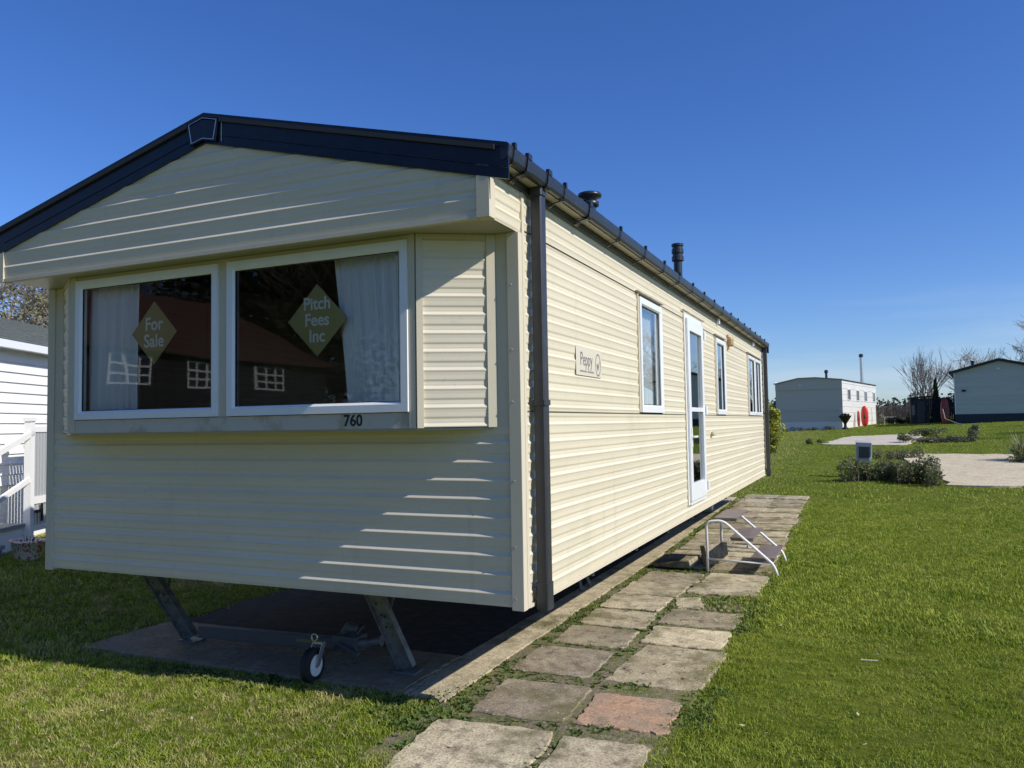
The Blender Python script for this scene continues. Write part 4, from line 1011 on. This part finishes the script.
# yucca-like plant at the right edge
yk = thing('spiky_plant', 'pale spiky leaved plant at the right edge beside the concrete pad', 'plant', (5.35,20.2,H(5.35,20.2)))
mb = MB(); rr = random.Random(31)
for _ in range(260):
    az = rr.uniform(0,6.28); el = rr.uniform(.25,1.45); L_ = rr.uniform(.35,.78); bx0 = Vector((rr.uniform(-.18,.35),rr.uniform(-.25,.25),rr.uniform(0,.22))); d = Vector((math.cos(az)*math.cos(el),math.sin(az)*math.cos(el),math.sin(el))); sd = d.cross(Vector((0,0,1))).normalized()*.016
    m_ = bx0+d*L_*.55; e_ = bx0+d*L_-Vector((0,0,.10*L_)); mb.poly([bx0-sd,bx0+sd,m_+sd*.9,m_-sd*.9]); mb.poly([m_-sd*.9,m_+sd*.9,e_])
mb.build('foliage', leaf_mat('spiky_leaf',(.14,.17,.06),(.36,.37,.18),(.5,.48,.30),4), yk)
rr = random.Random(32)
shrub('shrub', 'dark low growth under the spiky plant at the right edge', blob_row(-.25,.5,0,-.2,4,.2,.12,rr,.08), 900, .035, M_lfm, (5.25,19.6,H(5.25,19.6)), 10, seed=33, base_r=1)

# ---- white caravan in the distance (rotated 10 degrees)
wv = thing('white_caravan', 'distant white caravan with shaded grey end wall and tall silver flue', 'caravan', (.47,45.03,.95), -math.radians(10))
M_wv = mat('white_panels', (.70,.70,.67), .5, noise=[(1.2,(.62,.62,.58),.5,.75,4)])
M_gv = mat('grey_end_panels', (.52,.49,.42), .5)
w_, l_, hE, hP = 3.72, 11, 2.90, 3.05
mb = MB(); mb.poly([(0,0,.5),(0,l_,.5),(0,l_,hE),(0,0,hE)]); mb.poly([(-w_,l_,.5),(0,l_,.5),(0,l_,hE),(-w_/2,l_,hP),(-w_,l_,hE)]); mb.poly([(-w_,0,.5),(-w_,l_,.5),(-w_,l_,hE),(-w_,0,hE)])
mb.build('wall', M_wv, wv)
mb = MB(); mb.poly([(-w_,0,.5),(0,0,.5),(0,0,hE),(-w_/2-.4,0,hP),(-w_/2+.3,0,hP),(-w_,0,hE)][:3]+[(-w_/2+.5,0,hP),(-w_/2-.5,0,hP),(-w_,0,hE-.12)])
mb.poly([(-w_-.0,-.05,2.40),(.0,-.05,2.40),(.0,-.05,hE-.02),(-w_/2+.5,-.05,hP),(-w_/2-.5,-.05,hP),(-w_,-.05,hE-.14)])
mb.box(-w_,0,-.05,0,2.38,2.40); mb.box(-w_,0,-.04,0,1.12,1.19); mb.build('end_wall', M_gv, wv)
mb = MB(); mb.box(-w_+.02,-.02,.01,l_-.01,-.3,.499); mb.build('skirting', mat('pale_skirt', (.72,.70,.66), .6), wv)
mb = MB(); mb.prism([(-w_-.08,-.15,hE-.10),(-w_/2-.5,-.15,hP+.04),(-w_/2+.5,-.15,hP+.04),(.10,-.15,hE+.02),(.10,-.15,hE+.0),(-w_/2+.5,-.15,hP+.0),(-w_/2-.5,-.15,hP+.0),(-w_-.08,-.15,hE-.14)], (0,l_+.3,0)); mb.build('roof', mat('grey_roof', (.30,.31,.30), .6), wv)
for yv, ww in ((1.6,.7),(4.2,.7),(6.7,.8),(9.7,.7)):
    f = MB(); f.box(0,.03,yv-.05,yv+ww+.05,1.72,2.42); f = f.build('window', M_upvc, wv); MB().box(.031,.035,yv,yv+ww,1.78,2.36).build('pane', mat('far_glass', (.10,.11,.12), .15), f)
mb = MB()
for zz in (1.0,1.35,1.7,2.05,2.4,2.7): mb.box(.0,.012,0,l_,zz,zz+.012)
mb.box(.0,.02,.0,.06,.5,hE-.02); mb.build('panel_seams', mat('seam', (.42,.42,.40), .6), wv)
mb = MB(); mb.lathe((-1.0,.9,hP-.05), [(.07,0),(.07,.35),(.11,.36),(.11,.50),(.04,.54)], 10); mb.build('flue', M_gut, wv)
mb = MB(); mb.lathe((-.05,6.4,hE-.05), [(.12,0),(.12,.12),(.095,.13),(.095,1.70)], 12); f = mb.build('flue', mat('stainless_flue', (.62,.63,.62), .3, .7), wv); f['label'] = 'tall silver stove flue'
MB().lathe((-.05,6.4,hE+1.66), [(.10,0),(.13,.02),(.13,.18),(.05,.22)], 12).build('flue_cap', M_gut, f)
mb = MB(); mb.box(-2.35,-2.20,-.09,-.05,2.62,2.68); mb.build('lamp', M_upvc, wv)
# black planter and canoe by it
bp = thing('black_planter', 'black funnel shaped planter at the near corner of the white caravan', 'planter', (.62,44.0,H(.62,44.0)))
mb = MB(); mb.lathe((0,0,0), [(.16,0),(.18,.05),(.08,.16),(.07,.32),(.12,.40),(.32,.72),(.34,.78),(.28,.78)], 14); mb.build('urn', M_btxt, bp)
mb = MB(); leaves(mb, [((0,0,.82),(.26,.26,.08))], 200, .05, random.Random(3)); mb.build('plants', M_lfd, bp)
rr = random.Random(41)
shrub('flowering_border', 'strip of weeds and pale flowers along the foot of the white caravan end', blob_row(-2.0,1.4,0,0,12,.2,.10,rr,.06), 1100, .04, leaf_mat('border_leaf',(.04,.055,.03),(.12,.14,.08),(.6,.6,.6),4), (-1.5,44.6,H(-1.5,44.6)), 10, 'border plants', 42, base_r=1)
M_red = mat('red_kayak', (.72,.045,.025), .4); M_dred = mat('dark_red_kayak', (.28,.03,.022), .45)
def kayak(label, x, y, h, w, m, lean, seed, ry=0):
    t = thing('kayak', label, 'kayak', (x,y,H(x,y)), seed, 'upended kayaks'); mb = MB()
    n = 14; K = 12
    for i in range(n+1):
        f = i/n; r = w/2*max(.04, math.sin(math.pi*min(1,max(0,f)))**.28)
        for j in range(K): a = 2*math.pi*j/K; mb.v.append((math.cos(a)*r+ry*f*h, math.sin(a)*r*.5+lean*f*h, h*f))
    for i in range(n):
        for j in range(K): mb.f.append((i*K+j, i*K+(j+1)%K, (i+1)*K+(j+1)%K, (i+1)*K+j))
    mb.build('hull', m, t, True)
    c = MB(); 
    for j in range(14): pass
    c.tube([(ry*.45*h,-w*.25+lean*.40*h,h*.40),(ry*.5*h,-w*.27+lean*.45*h,h*.45),(ry*.6*h,-w*.25+lean*.58*h,h*.58)], [w*.1,w*.18,w*.1], 10); c.build('cockpit', M_dark, t); return t
kayak('bright red kayak stood on end against the white caravan side', 1.62, 48.2, 1.28, .42, M_red, .05, 0)
kayak('slim pinkish red kayak stood behind the bright red one', 1.28, 48.6, 1.0, .18, mat('pale_red', (.5,.10,.09), .5), .03, .2)

# ---- dark shed, fence, conifer, bare tree
fence_m = mat('brown_fence', (.16,.125,.095), .85, noise=[(3,(.23,.19,.15),.4,.6,5)])
def panel_fence(label, P, Q, h, m, n):
    P, Q = Vector(P), Vector(Q); t = thing('garden_fence', label, 'fence', (0,0,0)); d = (Q-P)/n; u = d.normalized(); nn = Vector((u.y,-u.x,0))
    for i in range(n):
        a = P+d*i; z = H(a.x,a.y)-.05; mb = MB(); k = 9
        for j in range(k):
            p, q = a+d*(j/k+.01), a+d*((j+1)/k-.008); o_ = nn*(.012 if j%2 else 0); hh = h+random.uniform(-.01,.01)
            mb.hexa([tuple(v)+(zz,) for zz in (z, z+hh) for v in ((p+o_).xy, (q+o_).xy, (q+o_-nn*.02).xy, (p+o_-nn*.02).xy)])
        mb.build('panel', m, t)
    for i in range(n+1):
        a = P+d*i; z = H(a.x,a.y)-.05; MB().box(a.x-.05,a.x+.05,a.y-.07,a.y+.03,z,z+h+.08).build('post', m, t)
panel_fence('weathered brown panel fence between the white caravan and the dark shed', (2.35,54.0,0), (5.05,54.0,0), 1.25, fence_m, 3)
panel_fence('black panel fence right of the dark shed', (5.0,50.6,0), (6.6,50.6,0), 1.55, mat('black_fence', (.018,.022,.026), .8, noise=[(2,(.04,.045,.05),.4,.6,4)]), 2)
sh = thing('garden_shed', 'small black timber shed between the brown fence and the narrow conifer', 'shed', (4.15,49.2,H(4.15,49.2)))
mb = MB(); 
for k in range(11): mb.box(0,1.0,-.01*(k%2),1.4,k*.14,k*.14+.137)
mb.build('wall', mat('black_boards', (.02,.023,.026), .8, noise=[(6,(.05,.05,.05),.45,.65,4)]), sh)
mb = MB(); mb.hexa([(-.1,-.12,1.54),(1.1,-.12,1.62),(1.1,1.5,1.62),(-.1,1.5,1.54),(-.1,-.12,1.62),(1.1,-.12,1.70),(1.1,1.5,1.70),(-.1,1.5,1.62)]); mb.build('roof', M_roof, sh)
mb = MB(); mb.box(.35,.75,-.035,-.012,.1,1.35); mb.build('door', mat('shed_door', (.05,.05,.052), .7), sh)
mb = MB(); mb.box(.05,.22,-.04,-.012,.55,1.15); mb.build('window', mat('shed_window', (.12,.12,.12), .2), sh)
rr = random.Random(51)
t = thing('conifer', 'narrow dark conifer beside the left end of the grey lodge', 'tree', (5.72,52.0,H(5.72,52.0)))
mb = MB(); leaves(mb, [((0,0,.3+.22*i),(.34-.027*i,.34-.027*i,.26)) for i in range(11)], 3200, .06, rr); mb.build('crown', M_lfd, t); MB().tube([(0,0,-.1),(0,0,2.3)],[.06,.015],6).build('trunk', M_bark, t)
tree('bare_tree', 'bare many stemmed tree standing above the dark shed', 5.45, 58.5, 3.7, .10, 4, 61, M_barkp, .22, 9, 0, True, lenk=.74, twmin=.008)
tree('bare_tree', 'large bare tree at the right edge behind the grey lodge', 12.3, 57.5, 7.3, .24, 5, 67, M_barkp, .55, 7, 0, False, lenk=.74, twmin=.010)
tree('bare_tree', 'lower bare tree seen over the grey lodge roof', 9.2, 60.5, 4.2, .14, 4, 71, M_barkp, .5, 9, 0, True, twmin=.008)
cart = thing('garden_table', 'white garden table in front of the brown fence', 'table', (3.05,51.5,H(3.05,51.5)))
mb = MB(); mb.box(-.35,.35,-.25,.25,.46,.50); mb.build('table_top', M_white, cart)
for a in (-.3,.3):
    for b in (-.2,.2): MB().tube([(a,b,0),(a*.9,b*.9,.46)], .022, 6).build('leg', M_white, cart)
rr = random.Random(52)
shrub('dark_shrub', 'dark bush under the brown fence beside the white table', blob_row(-1.2,1.4,0,0,7,.3,.2,rr,.15), 1500, .06, M_lfd, (4.0,50.4,H(4.0,50.4)), 10, seed=53, base_r=1)
shrub('dark_shrub', 'dark rounded bush between the conifer and the lodge', [((0,0,.6),(.55,.5,.6)),((.2,0,1.1),(.5,.4,.5))], 2000, .07, M_lfd, (6.3,56.0,H(6.3,56.0)), 10, seed=54)

# ---- grey lodge on the right
ld = thing('grey_lodge', 'grey gabled lodge with dark navy base and roof edge at the right', 'lodge', (6.12,45.2,1.18), math.radians(-7))
M_lg = mat('lodge_boards', (.54,.55,.48), .6, noise=[((.3,.3,6.0),(.48,.50,.44),.4,.6,3)])
lw, ll, he, hp = 4.25, 12.0, 2.80, 3.36
mb = MB(); z = .55
while z < he: 
    z1 = min(he, z+.16); mb.poly([(0,-.012,z),(lw,-.012,z),(lw,0,z1),(0,0,z1)]); mb.poly([(0,0,z),(lw,0,z),(lw,-.012,z),(0,-.012,z)]); z += .16
mb.poly([(0,-.002,he),(lw,-.002,he),(lw/2,-.002,hp)]); mb.poly([(0,0,.5),(0,ll,.5),(0,ll,he),(0,0,he)]); mb.poly([(lw,0,.5),(lw,ll,.5),(lw,ll,he),(lw,0,he)]); mb.poly([(0,ll,.5),(lw,ll,.5),(lw,ll,he),(lw/2,ll,hp),(0,ll,he)])
mb.build('wall', M_lg, ld)
mb = MB(); mb.box(.02,lw-.02,.01,ll-.02,-.6,.55); mb.box(-.01,lw+.01,-.03,.009,-.6,.56); mb.build('skirting', mat('navy_base', (.012,.020,.035), .6), ld)
s2 = (hp-he)/(lw/2)
mb = MB()
for s_ in (1,-1):
    a = (lw/2, hp+.02); b = (lw/2+s_*(lw/2+.22), hp+.02-s2*(lw/2+.22))
    mb.hexa([(a[0],-.2,a[1]),(b[0],-.2,b[1]),(b[0],ll+.2,b[1]),(a[0],ll+.2,a[1]),(a[0],-.2,a[1]+.12),(b[0],-.2,b[1]+.12),(b[0],ll+.2,b[1]+.12),(a[0],ll+.2,a[1]+.12)])
mb.build('roof', mat('lodge_roof', (.014,.022,.034), .5), ld)
mb = MB(); mb.box(.0,.05,-.03,-.013,.56,he); mb.build('corner_trim', M_upvc, ld)
mb = MB(); mb.lathe((.9,1.6,he+.1), [(.08,0),(.08,.50),(.11,.51),(.11,.62)], 10); mb.build('flue', M_gut, ld)
mb = MB(); mb.tube([(.3,2.2,he),(.3,2.2,he+.9)], .015, 5); mb.tube([(-.05,2.2,he+.8),(.65,2.2,he+.84)], .012, 5)
for q in (-.0,.2,.4,.6): mb.tube([(q,2.1,he+.82),(q,2.3,he+.82)], .008, 4)
mb.build('aerial', M_steel, ld)
mb = MB(); mb.box(.36,.55,-.10,-.014,1.78,1.88); mb.build('lamp', M_btxt, ld); mb = MB(); mb.box(2.0,2.17,-.09,-.014,2.92,2.99); mb.build('lamp', M_upvc, ld)
kayak('dark red kayak stood on end against the left corner of the grey lodge', 5.62, 45.0, 1.45, .42, M_dred, .08, 0)
pole = MB().tube([(5.45,44.2,H(5.5,44.2)+.85),(5.50,43.6,H(5.5,43.6)+.35),(6.15,42.2,H(6.1,42.2)+.02)], .028, 6).build('canoe_paddle', M_barkp); tag(pole, 'pale pole leaning down from the dark red kayak to the grass', 'pole')

# ---- far wood on the horizon
mb = MB(); rr = random.Random(77)
for k in range(150):
    x = -170+k*2.7+rr.uniform(-1,1); yv = 205+rr.uniform(-8,8); z = 1.2; hh = rr.uniform(5.0,7.6)
    leaves(mb, [((x,yv,z+hh*.5),(2.4,2.0,hh*.5)),((x+1.3,yv,z+hh*.32),(2.2,2.0,hh*.35))], 260, .42, rr, .8)
tag(mb.build('far_wood', leaf_mat('far_wood_haze_leaf', (.085,.095,.085), (.14,.145,.125), (.18,.175,.15), .05)), 'distant line of trees on the horizon, haze mixed into their colour', 'wood', kind='stuff')  # leaf colours lightened and greyed to paint in distance haze
rr = random.Random(78)
shrub('hedge', 'dark green hedge between the yellow shrub and the white caravan', blob_row(-3,2.4,0,0,14,.7,.9,rr,.9), 5000, .09, M_lfd, (-5.6,56,H(-5.6,56)), 10, 'hedge', 79, base_r=1)

# ================================================================== BEHIND THE CAMERA (seen in the window glass)
bn = thing('barn', 'black boarded barn with red tiled roof and white lattice windows reflected in the front glass', 'barn', (-22.0,-27.6,0), math.radians(90))
M_bb = mat('black_weatherboard', (.012,.011,.012), .7, noise=[((1,1,12),(.025,.022,.022),.4,.6,3)])
M_rt = mat('red_clay_tiles', (.085,.032,.024), .85, noise=[(3,(.06,.026,.02),.4,.6,6),(14,(.12,.055,.04),.55,.75,4)])
bw, bdp, be, br = 17.0, 7.0, 4.5, 7.35                              # local x runs along world +y, local y into world -x
mb = MB(); mb.box(0,bw,0,bdp,-.1,be)
for k in range(23): mb.box(-.01,bw+.01,-.018,-.001,.2+k*.18,.36+k*.18)
mb.build('wall', M_bb, bn)
mb = MB(); e = .35
mb.poly([(-e,-e,be-.1),(bw+e,-e,be-.1),(bw-2.5,bdp/2,br),(3.3,bdp/2,br)]); mb.poly([(-e,bdp+e,be-.1),(bw+e,bdp+e,be-.1),(bw-2.5,bdp/2,br),(3.3,bdp/2,br)])
mb.poly([(-e,-e,be-.1),(3.3,bdp/2,br),(-e,bdp+e,be-.1)]); mb.poly([(bw+e,-e,be-.1),(bw-2.5,bdp/2,br),(bw+e,bdp+e,be-.1)])
mb.build('roof', M_rt, bn)
for dd in (27.75,24.1,20.8):                                   # distances read off the reflection
    mb = MB(); w0 = 3.43-dd+27.6; w1, z0, z1 = w0+1.6, 3.25, 4.22
    for q in (w0, (w0*2+w1)/3, (w0+2*w1)/3, w1): mb.box(q-.05,q+.05,-.07,-.02,z0,z1)
    for q in (z0,(z0*2+z1)/3,(z0+2*z1)/3,z1): mb.box(w0-.05,w1+.05,-.066,-.022,q-.035,q+.035)
    wd = mb.build('window', mat('barn_window_white', (.82,.82,.80), .5), bn); MB().box(w0,w1,-.025,-.021,z0,z1).build('pane', mat('barn_pane', (.02,.02,.025), .1), wd)
M_bwood = leaf_mat('brown_woodland', (.020,.018,.012), (.055,.045,.03), None, .8)
rr = random.Random(90)
for i in range(14):
    f = i/9; x = -40+f*28+rr.uniform(-1,1); yv = -22-f*19+rr.uniform(-1.5,1.5)
    hh = rr.uniform(14,17)
    tree('woodland_tree', 'tall ivy clad tree behind the black barn', x, yv, hh, .3, 4, 100+i, M_bark, .55, 8, 0, group='trees behind the barn', twmin=.02,
         crown=([((rr.uniform(-1.9,1.9),rr.uniform(-1,1),hh*rr.uniform(.12,.80)),(2.4,1.6,2.2)) for _ in range(12)], 5200, .24), lm=M_bwood)
# things to the right of the frame that the side windows mirror
for i, (x, yv, hh) in enumerate(((10.5,31,7.5),(15,36,9),(13,24,6),(19,29,8),(9.5,40.5,3.0))):
    if i == 4: continue
    tree('garden_tree', 'bare tree out to the right, mirrored in the side windows', x+3.5, yv, hh, .2, 4, 200+i, M_bark, .58, 7, 0, group='bare trees to the right', twmin=.012)
rr = random.Random(95)
shrub('hedge', 'dark hedge out to the right, mirrored in the side windows', blob_row(0,6,16,-16,30,1.1,1.0,rr,1.0), 9000, .12, M_lfd, (15.5,27,H(15.5,27)), 5, 'hedge', 96, base_r=1)

# ================================================================== SMALL THINGS ON THE LAWN
mb = MB(); mb.hexa([(-.055,-.006,.018),(.055,.004,.022),(.052,.011,.022),(-.05,.003,.018),(-.05,-.005,.022),(.052,.005,.025),(.05,.010,.025),(-.048,.002,.022)])
o = mb.build('twig', mat('pale_stick', (.62,.62,.50), .6)); o.location = (1.65,1.81,.015); tag(o, 'short pale stick lying on the lawn right of the path', 'stick')

# ================================================================== GRASS
def tuft_mesh(name, n, rad, hlo, hhi, w, seed, lean=.5):
    rr = random.Random(seed); mb = MB()
    for _ in range(n):
        a = rr.uniform(0,6.283); r = rad*math.sqrt(rr.random()); x, yv = math.cos(a)*r, math.sin(a)*r; h = rr.uniform(hlo,hhi)
        b = rr.uniform(0,6.283); le = rr.uniform(.1,lean)*h; ww = w*rr.uniform(.7,1.2); c = rr.uniform(0,6.283)
        sx_, sy_ = math.cos(c)*ww/2, math.sin(c)*ww/2; dx, dy = math.cos(b)*le, math.sin(b)*le
        n0 = len(mb.v); m_ = .55
        mb.v += [(x-sx_,yv-sy_,-.004),(x+sx_,yv+sy_,-.004),(x+dx*.35+sx_*.85,yv+dy*.35+sy_*.85,h*m_),(x+dx*.35-sx_*.85,yv+dy*.35-sy_*.85,h*m_),(x+dx,yv+dy,h*.92)]
        mb.f += [(n0,n0+1,n0+2,n0+3),(n0+3,n0+2,n0+4)]
    return mb
def in_slabs(x, y):
    k = np.zeros(x.shape, bool)
    for (cx, cy_2, w, l, rot) in SLABS:
        ca, sa = math.cos(rot), math.sin(rot); u = (x-cx)*ca+(y-cy_2)*sa; v = -(x-cx)*sa+(y-cy_2)*ca
        k |= (np.abs(u) < w/2-.012) & (np.abs(v) < l/2-.012)
    return k
def in_quad(x, y, q, g=0.0):
    c = np.mean(q, 0); q = [(c[0]+(a-c[0])*(1-g), c[1]+(b-c[1])*(1-g)) for a, b in q]; k = np.ones(x.shape, bool)
    for (a, b) in zip(q, q[1:]+q[:1]): k &= (b[0]-a[0])*(y-a[1])-(b[1]-a[1])*(x-a[0]) >= 0
    return k
def vnoise(x, y, s, seed):
    r = np.random.default_rng(seed); g = r.random((256,256)); x = x*s+1000; y = y*s+1000; xi = np.floor(x).astype(int); yi = np.floor(y).astype(int); fx = x-xi; fy = y-yi; fx = fx*fx*(3-2*fx); fy = fy*fy*(3-2*fy)
    a = g[yi%256, xi%256]; b = g[yi%256,(xi+1)%256]; c = g[(yi+1)%256,xi%256]; d = g[(yi+1)%256,(xi+1)%256]
    return (a*(1-fx)+b*fx)*(1-fy)+(c*(1-fx)+d*fx)*fy
PADS = [[(3.15,14.1),(7.6,14.3),(7.4,21.9),(2.55,22.8)], [(0.04,28.7),(2.9,27.0),(4.0,34.9),(1.0,34.6)]]
def scatter(name, label, cat, r0, r1, dens, scale, proto_mb, m, zone, hscale=None, seed=1):
    rg = np.random.default_rng(seed); A0, A1 = -1.25, 1.30            # angle from +Y towards -X
    area = (A1-A0)/2*(r1*r1-r0*r0); n = int(area*dens)
    th = rg.uniform(A0, A1, n); rd = np.sqrt(rg.uniform(r0*r0, r1*r1, n)); x = CAM[0]-np.sin(th)*rd; y = CAM[1]+np.cos(th)*rd
    k = zone(x, y, rg); x, y = x[k], y[k]; n = len(x); z = Hf(x, y)
    me = bpy.data.meshes.new(name); me.vertices.add(n); me.vertices.foreach_set('co', np.stack([x,y,z],1).astype(np.float32).ravel())
    at = me.attributes.new('rot','FLOAT','POINT'); at.data.foreach_set('value', rg.uniform(0,6.283,n).astype(np.float32))
    sc = rg.uniform(.75,1.25,n)*scale*(.72+.6*vnoise(x,y,1.6,4))
    if hscale is not None: sc = sc*hscale(x, y)
    at = me.attributes.new('sc','FLOAT','POINT'); at.data.foreach_set('value', sc.astype(np.float32))
    me.materials.append(m)
    o = bpy.data.objects.new(name, me); COL.objects.link(o); tag(o, label, cat, kind='stuff')
    pm = bpy.data.meshes.new(name+'_blades'); pm.from_pydata(proto_mb.v, [], proto_mb.f); pm.materials.append(m)
    po = bpy.data.objects.new(name+'_blades', pm)                      # not linked: only the source of the blades
    ng = bpy.data.node_groups.new(name, 'GeometryNodeTree'); ng.interface.new_socket('Geometry', in_out='INPUT', socket_type='NodeSocketGeometry'); ng.interface.new_socket('Geometry', in_out='OUTPUT', socket_type='NodeSocketGeometry')
    N = ng.nodes; L = ng.links; gi = N.new('NodeGroupInput'); go = N.new('NodeGroupOutput'); ip = N.new('GeometryNodeInstanceOnPoints'); oi = N.new('GeometryNodeObjectInfo'); oi.inputs[0].default_value = po
    mp_ = N.new('GeometryNodeMeshToPoints'); ra = N.new('GeometryNodeInputNamedAttribute'); ra.data_type = 'FLOAT'; ra.inputs[0].default_value = 'rot'; sa = N.new('GeometryNodeInputNamedAttribute'); sa.data_type = 'FLOAT'; sa.inputs[0].default_value = 'sc'
    cx_ = N.new('ShaderNodeCombineXYZ'); L.new(ra.outputs[0], cx_.inputs[2]); L.new(gi.outputs[0], mp_.inputs[0]); L.new(mp_.outputs[0], ip.inputs['Points']); L.new(oi.outputs['Geometry'], ip.inputs['Instance'])
    L.new(cx_.outputs[0], ip.inputs['Rotation']); L.new(sa.outputs[0], ip.inputs['Scale']); L.new(ip.outputs[0], go.inputs[0])
    md = o.modifiers.new('blades','NODES'); md.node_group = ng; return n
def lawn_zone(x, y, rg):
    k = ~((x > -3.60) & (x < -.64) & (y > .26) & (y < 11.6))
    k &= ~in_slabs(x, y)
    k &= ~((x > -.62) & (x < .70) & (y > -.5) & (y < 11.4) & (rg.random(len(x)) > .9*vnoise(x,y,3.0,8)+.28))   # thin moss in the joints
    for p in PADS: k &= ~in_quad(x, y, p, .05)
    k &= (rg.random(len(x)) < .55+.75*vnoise(x,y,2.2,9))
    k &= ~((x > 6.0) & (x < 11.3) & (y > 45.2) & (y < 57))
    # worn darker hole by the path
    k &= ~(((x-1.15)**2/.03+(y-7.2)**2/.12) < 1)
    return k
def low_joint(x, y): return np.where((x > -.66) & (x < .74) & (y > -.62) & (y < 11.5), .75, 1.0)*np.where((x>.72)&(x<.95)&(y>-.6)&(y<11.5), 1.12, 1.0)
near = tuft_mesh('t', 30, .055, .008, .028, .0036, 1, 1.5)
mid = tuft_mesh('t', 24, .09, .012, .036, .0068, 2, .9)
far = tuft_mesh('t', 30, .20, .012, .034, .011, 3, .9)
cnt = [scatter('grass', 'mown green lawn around the path and caravan in the foreground', 'grass', .8, 6.5, 420, 1.0, near, M_blade, lawn_zone, low_joint, 1),
       scatter('grass', 'mown green lawn further back beside the path', 'grass', 6.5, 15, 190, 1.1, mid, M_blade, lawn_zone, low_joint, 2),
       scatter('grass', 'mown lawn stretching to the distant caravans', 'grass', 15, 62, 17, 1.25, far, M_blade, lawn_zone, None, 3)]
# a few dead leaves and daisies' worth of pale flecks dropped on the grass
mb = MB(); rr = random.Random(301)
for _ in range(150):
    x = rr.uniform(-3.5,5); yv = rr.uniform(-1.5,9)
    if -3.6 < x < .8 and yv > -.1: continue
    a = rr.uniform(0,6.28); L_ = rr.uniform(.008,.02); z = H(x,yv)+.026; d = Vector((math.cos(a),math.sin(a),rr.uniform(-.2,.3)))*L_; e_ = Vector((-math.sin(a),math.cos(a),rr.uniform(-.3,.3)))*L_*.45; c = Vector((x,yv,z))
    mb.poly([c-d,c+e_,c+d,c-e_])
tag(mb.build('leaf_litter', mat('dead_leaf', (.42,.33,.20), .8, noise=[(2,(.60,.57,.45),.45,.6,2)])), 'scattered dead leaves lying on the lawn', 'leaves', kind='stuff')
# weeds in the slab joints and along the concrete edge
wd_ = MB(); rr = random.Random(12)
for _ in range(26):
    a = rr.uniform(0,6.283); L_ = rr.uniform(.018,.05); d = Vector((math.cos(a),math.sin(a),rr.uniform(.2,1.1))).normalized(); s_ = d.cross(Vector((0,0,1))).normalized()*L_*.28; b = Vector((rr.gauss(0,.012),rr.gauss(0,.012),0))
    wd_.poly([b, b+d*L_*.5+s_, b+d*L_, b+d*L_*.5-s_])
def weed_zone(x, y, rg):
    j = (x > -.60) & (x < .70) & (y > -.55) & (y < 11.3) & ~in_slabs(x, y)
    j &= (vnoise(x, y, 3.2, 21) > .47) & (rg.random(len(x)) < .7)
    e = (np.abs(x+.56) < .07) & (y > .3) & (y < 11) & (vnoise(x, y, 2.0, 22) > .55)
    f = (np.abs(x-.78) < .10) & (y > -.6) & (y < 5) & (vnoise(x, y, 2.5, 23) > .6)
    c = ((x+.62)**2+(y-.05)**2 < .30**2) | ((x+.62)**2/.02+(y-2.0)**2/.05 < 1) | ((x+.50)**2/.02+(y-1.0)**2/.06 < 1)
    fr = (y > -.02) & (y < .28) & (x > -3.4) & (x < -.5) & (vnoise(x, y, 2.2, 24) > .62)
    return j | e | f | c | fr
scatter('weeds', 'small broad leaved weeds in the slab joints and along the concrete edge', 'weeds', .8, 15, 560, .66, wd_, M_lfs, weed_zone, None, 5)
print('tufts', cnt, 'slabs', len(SLABS))
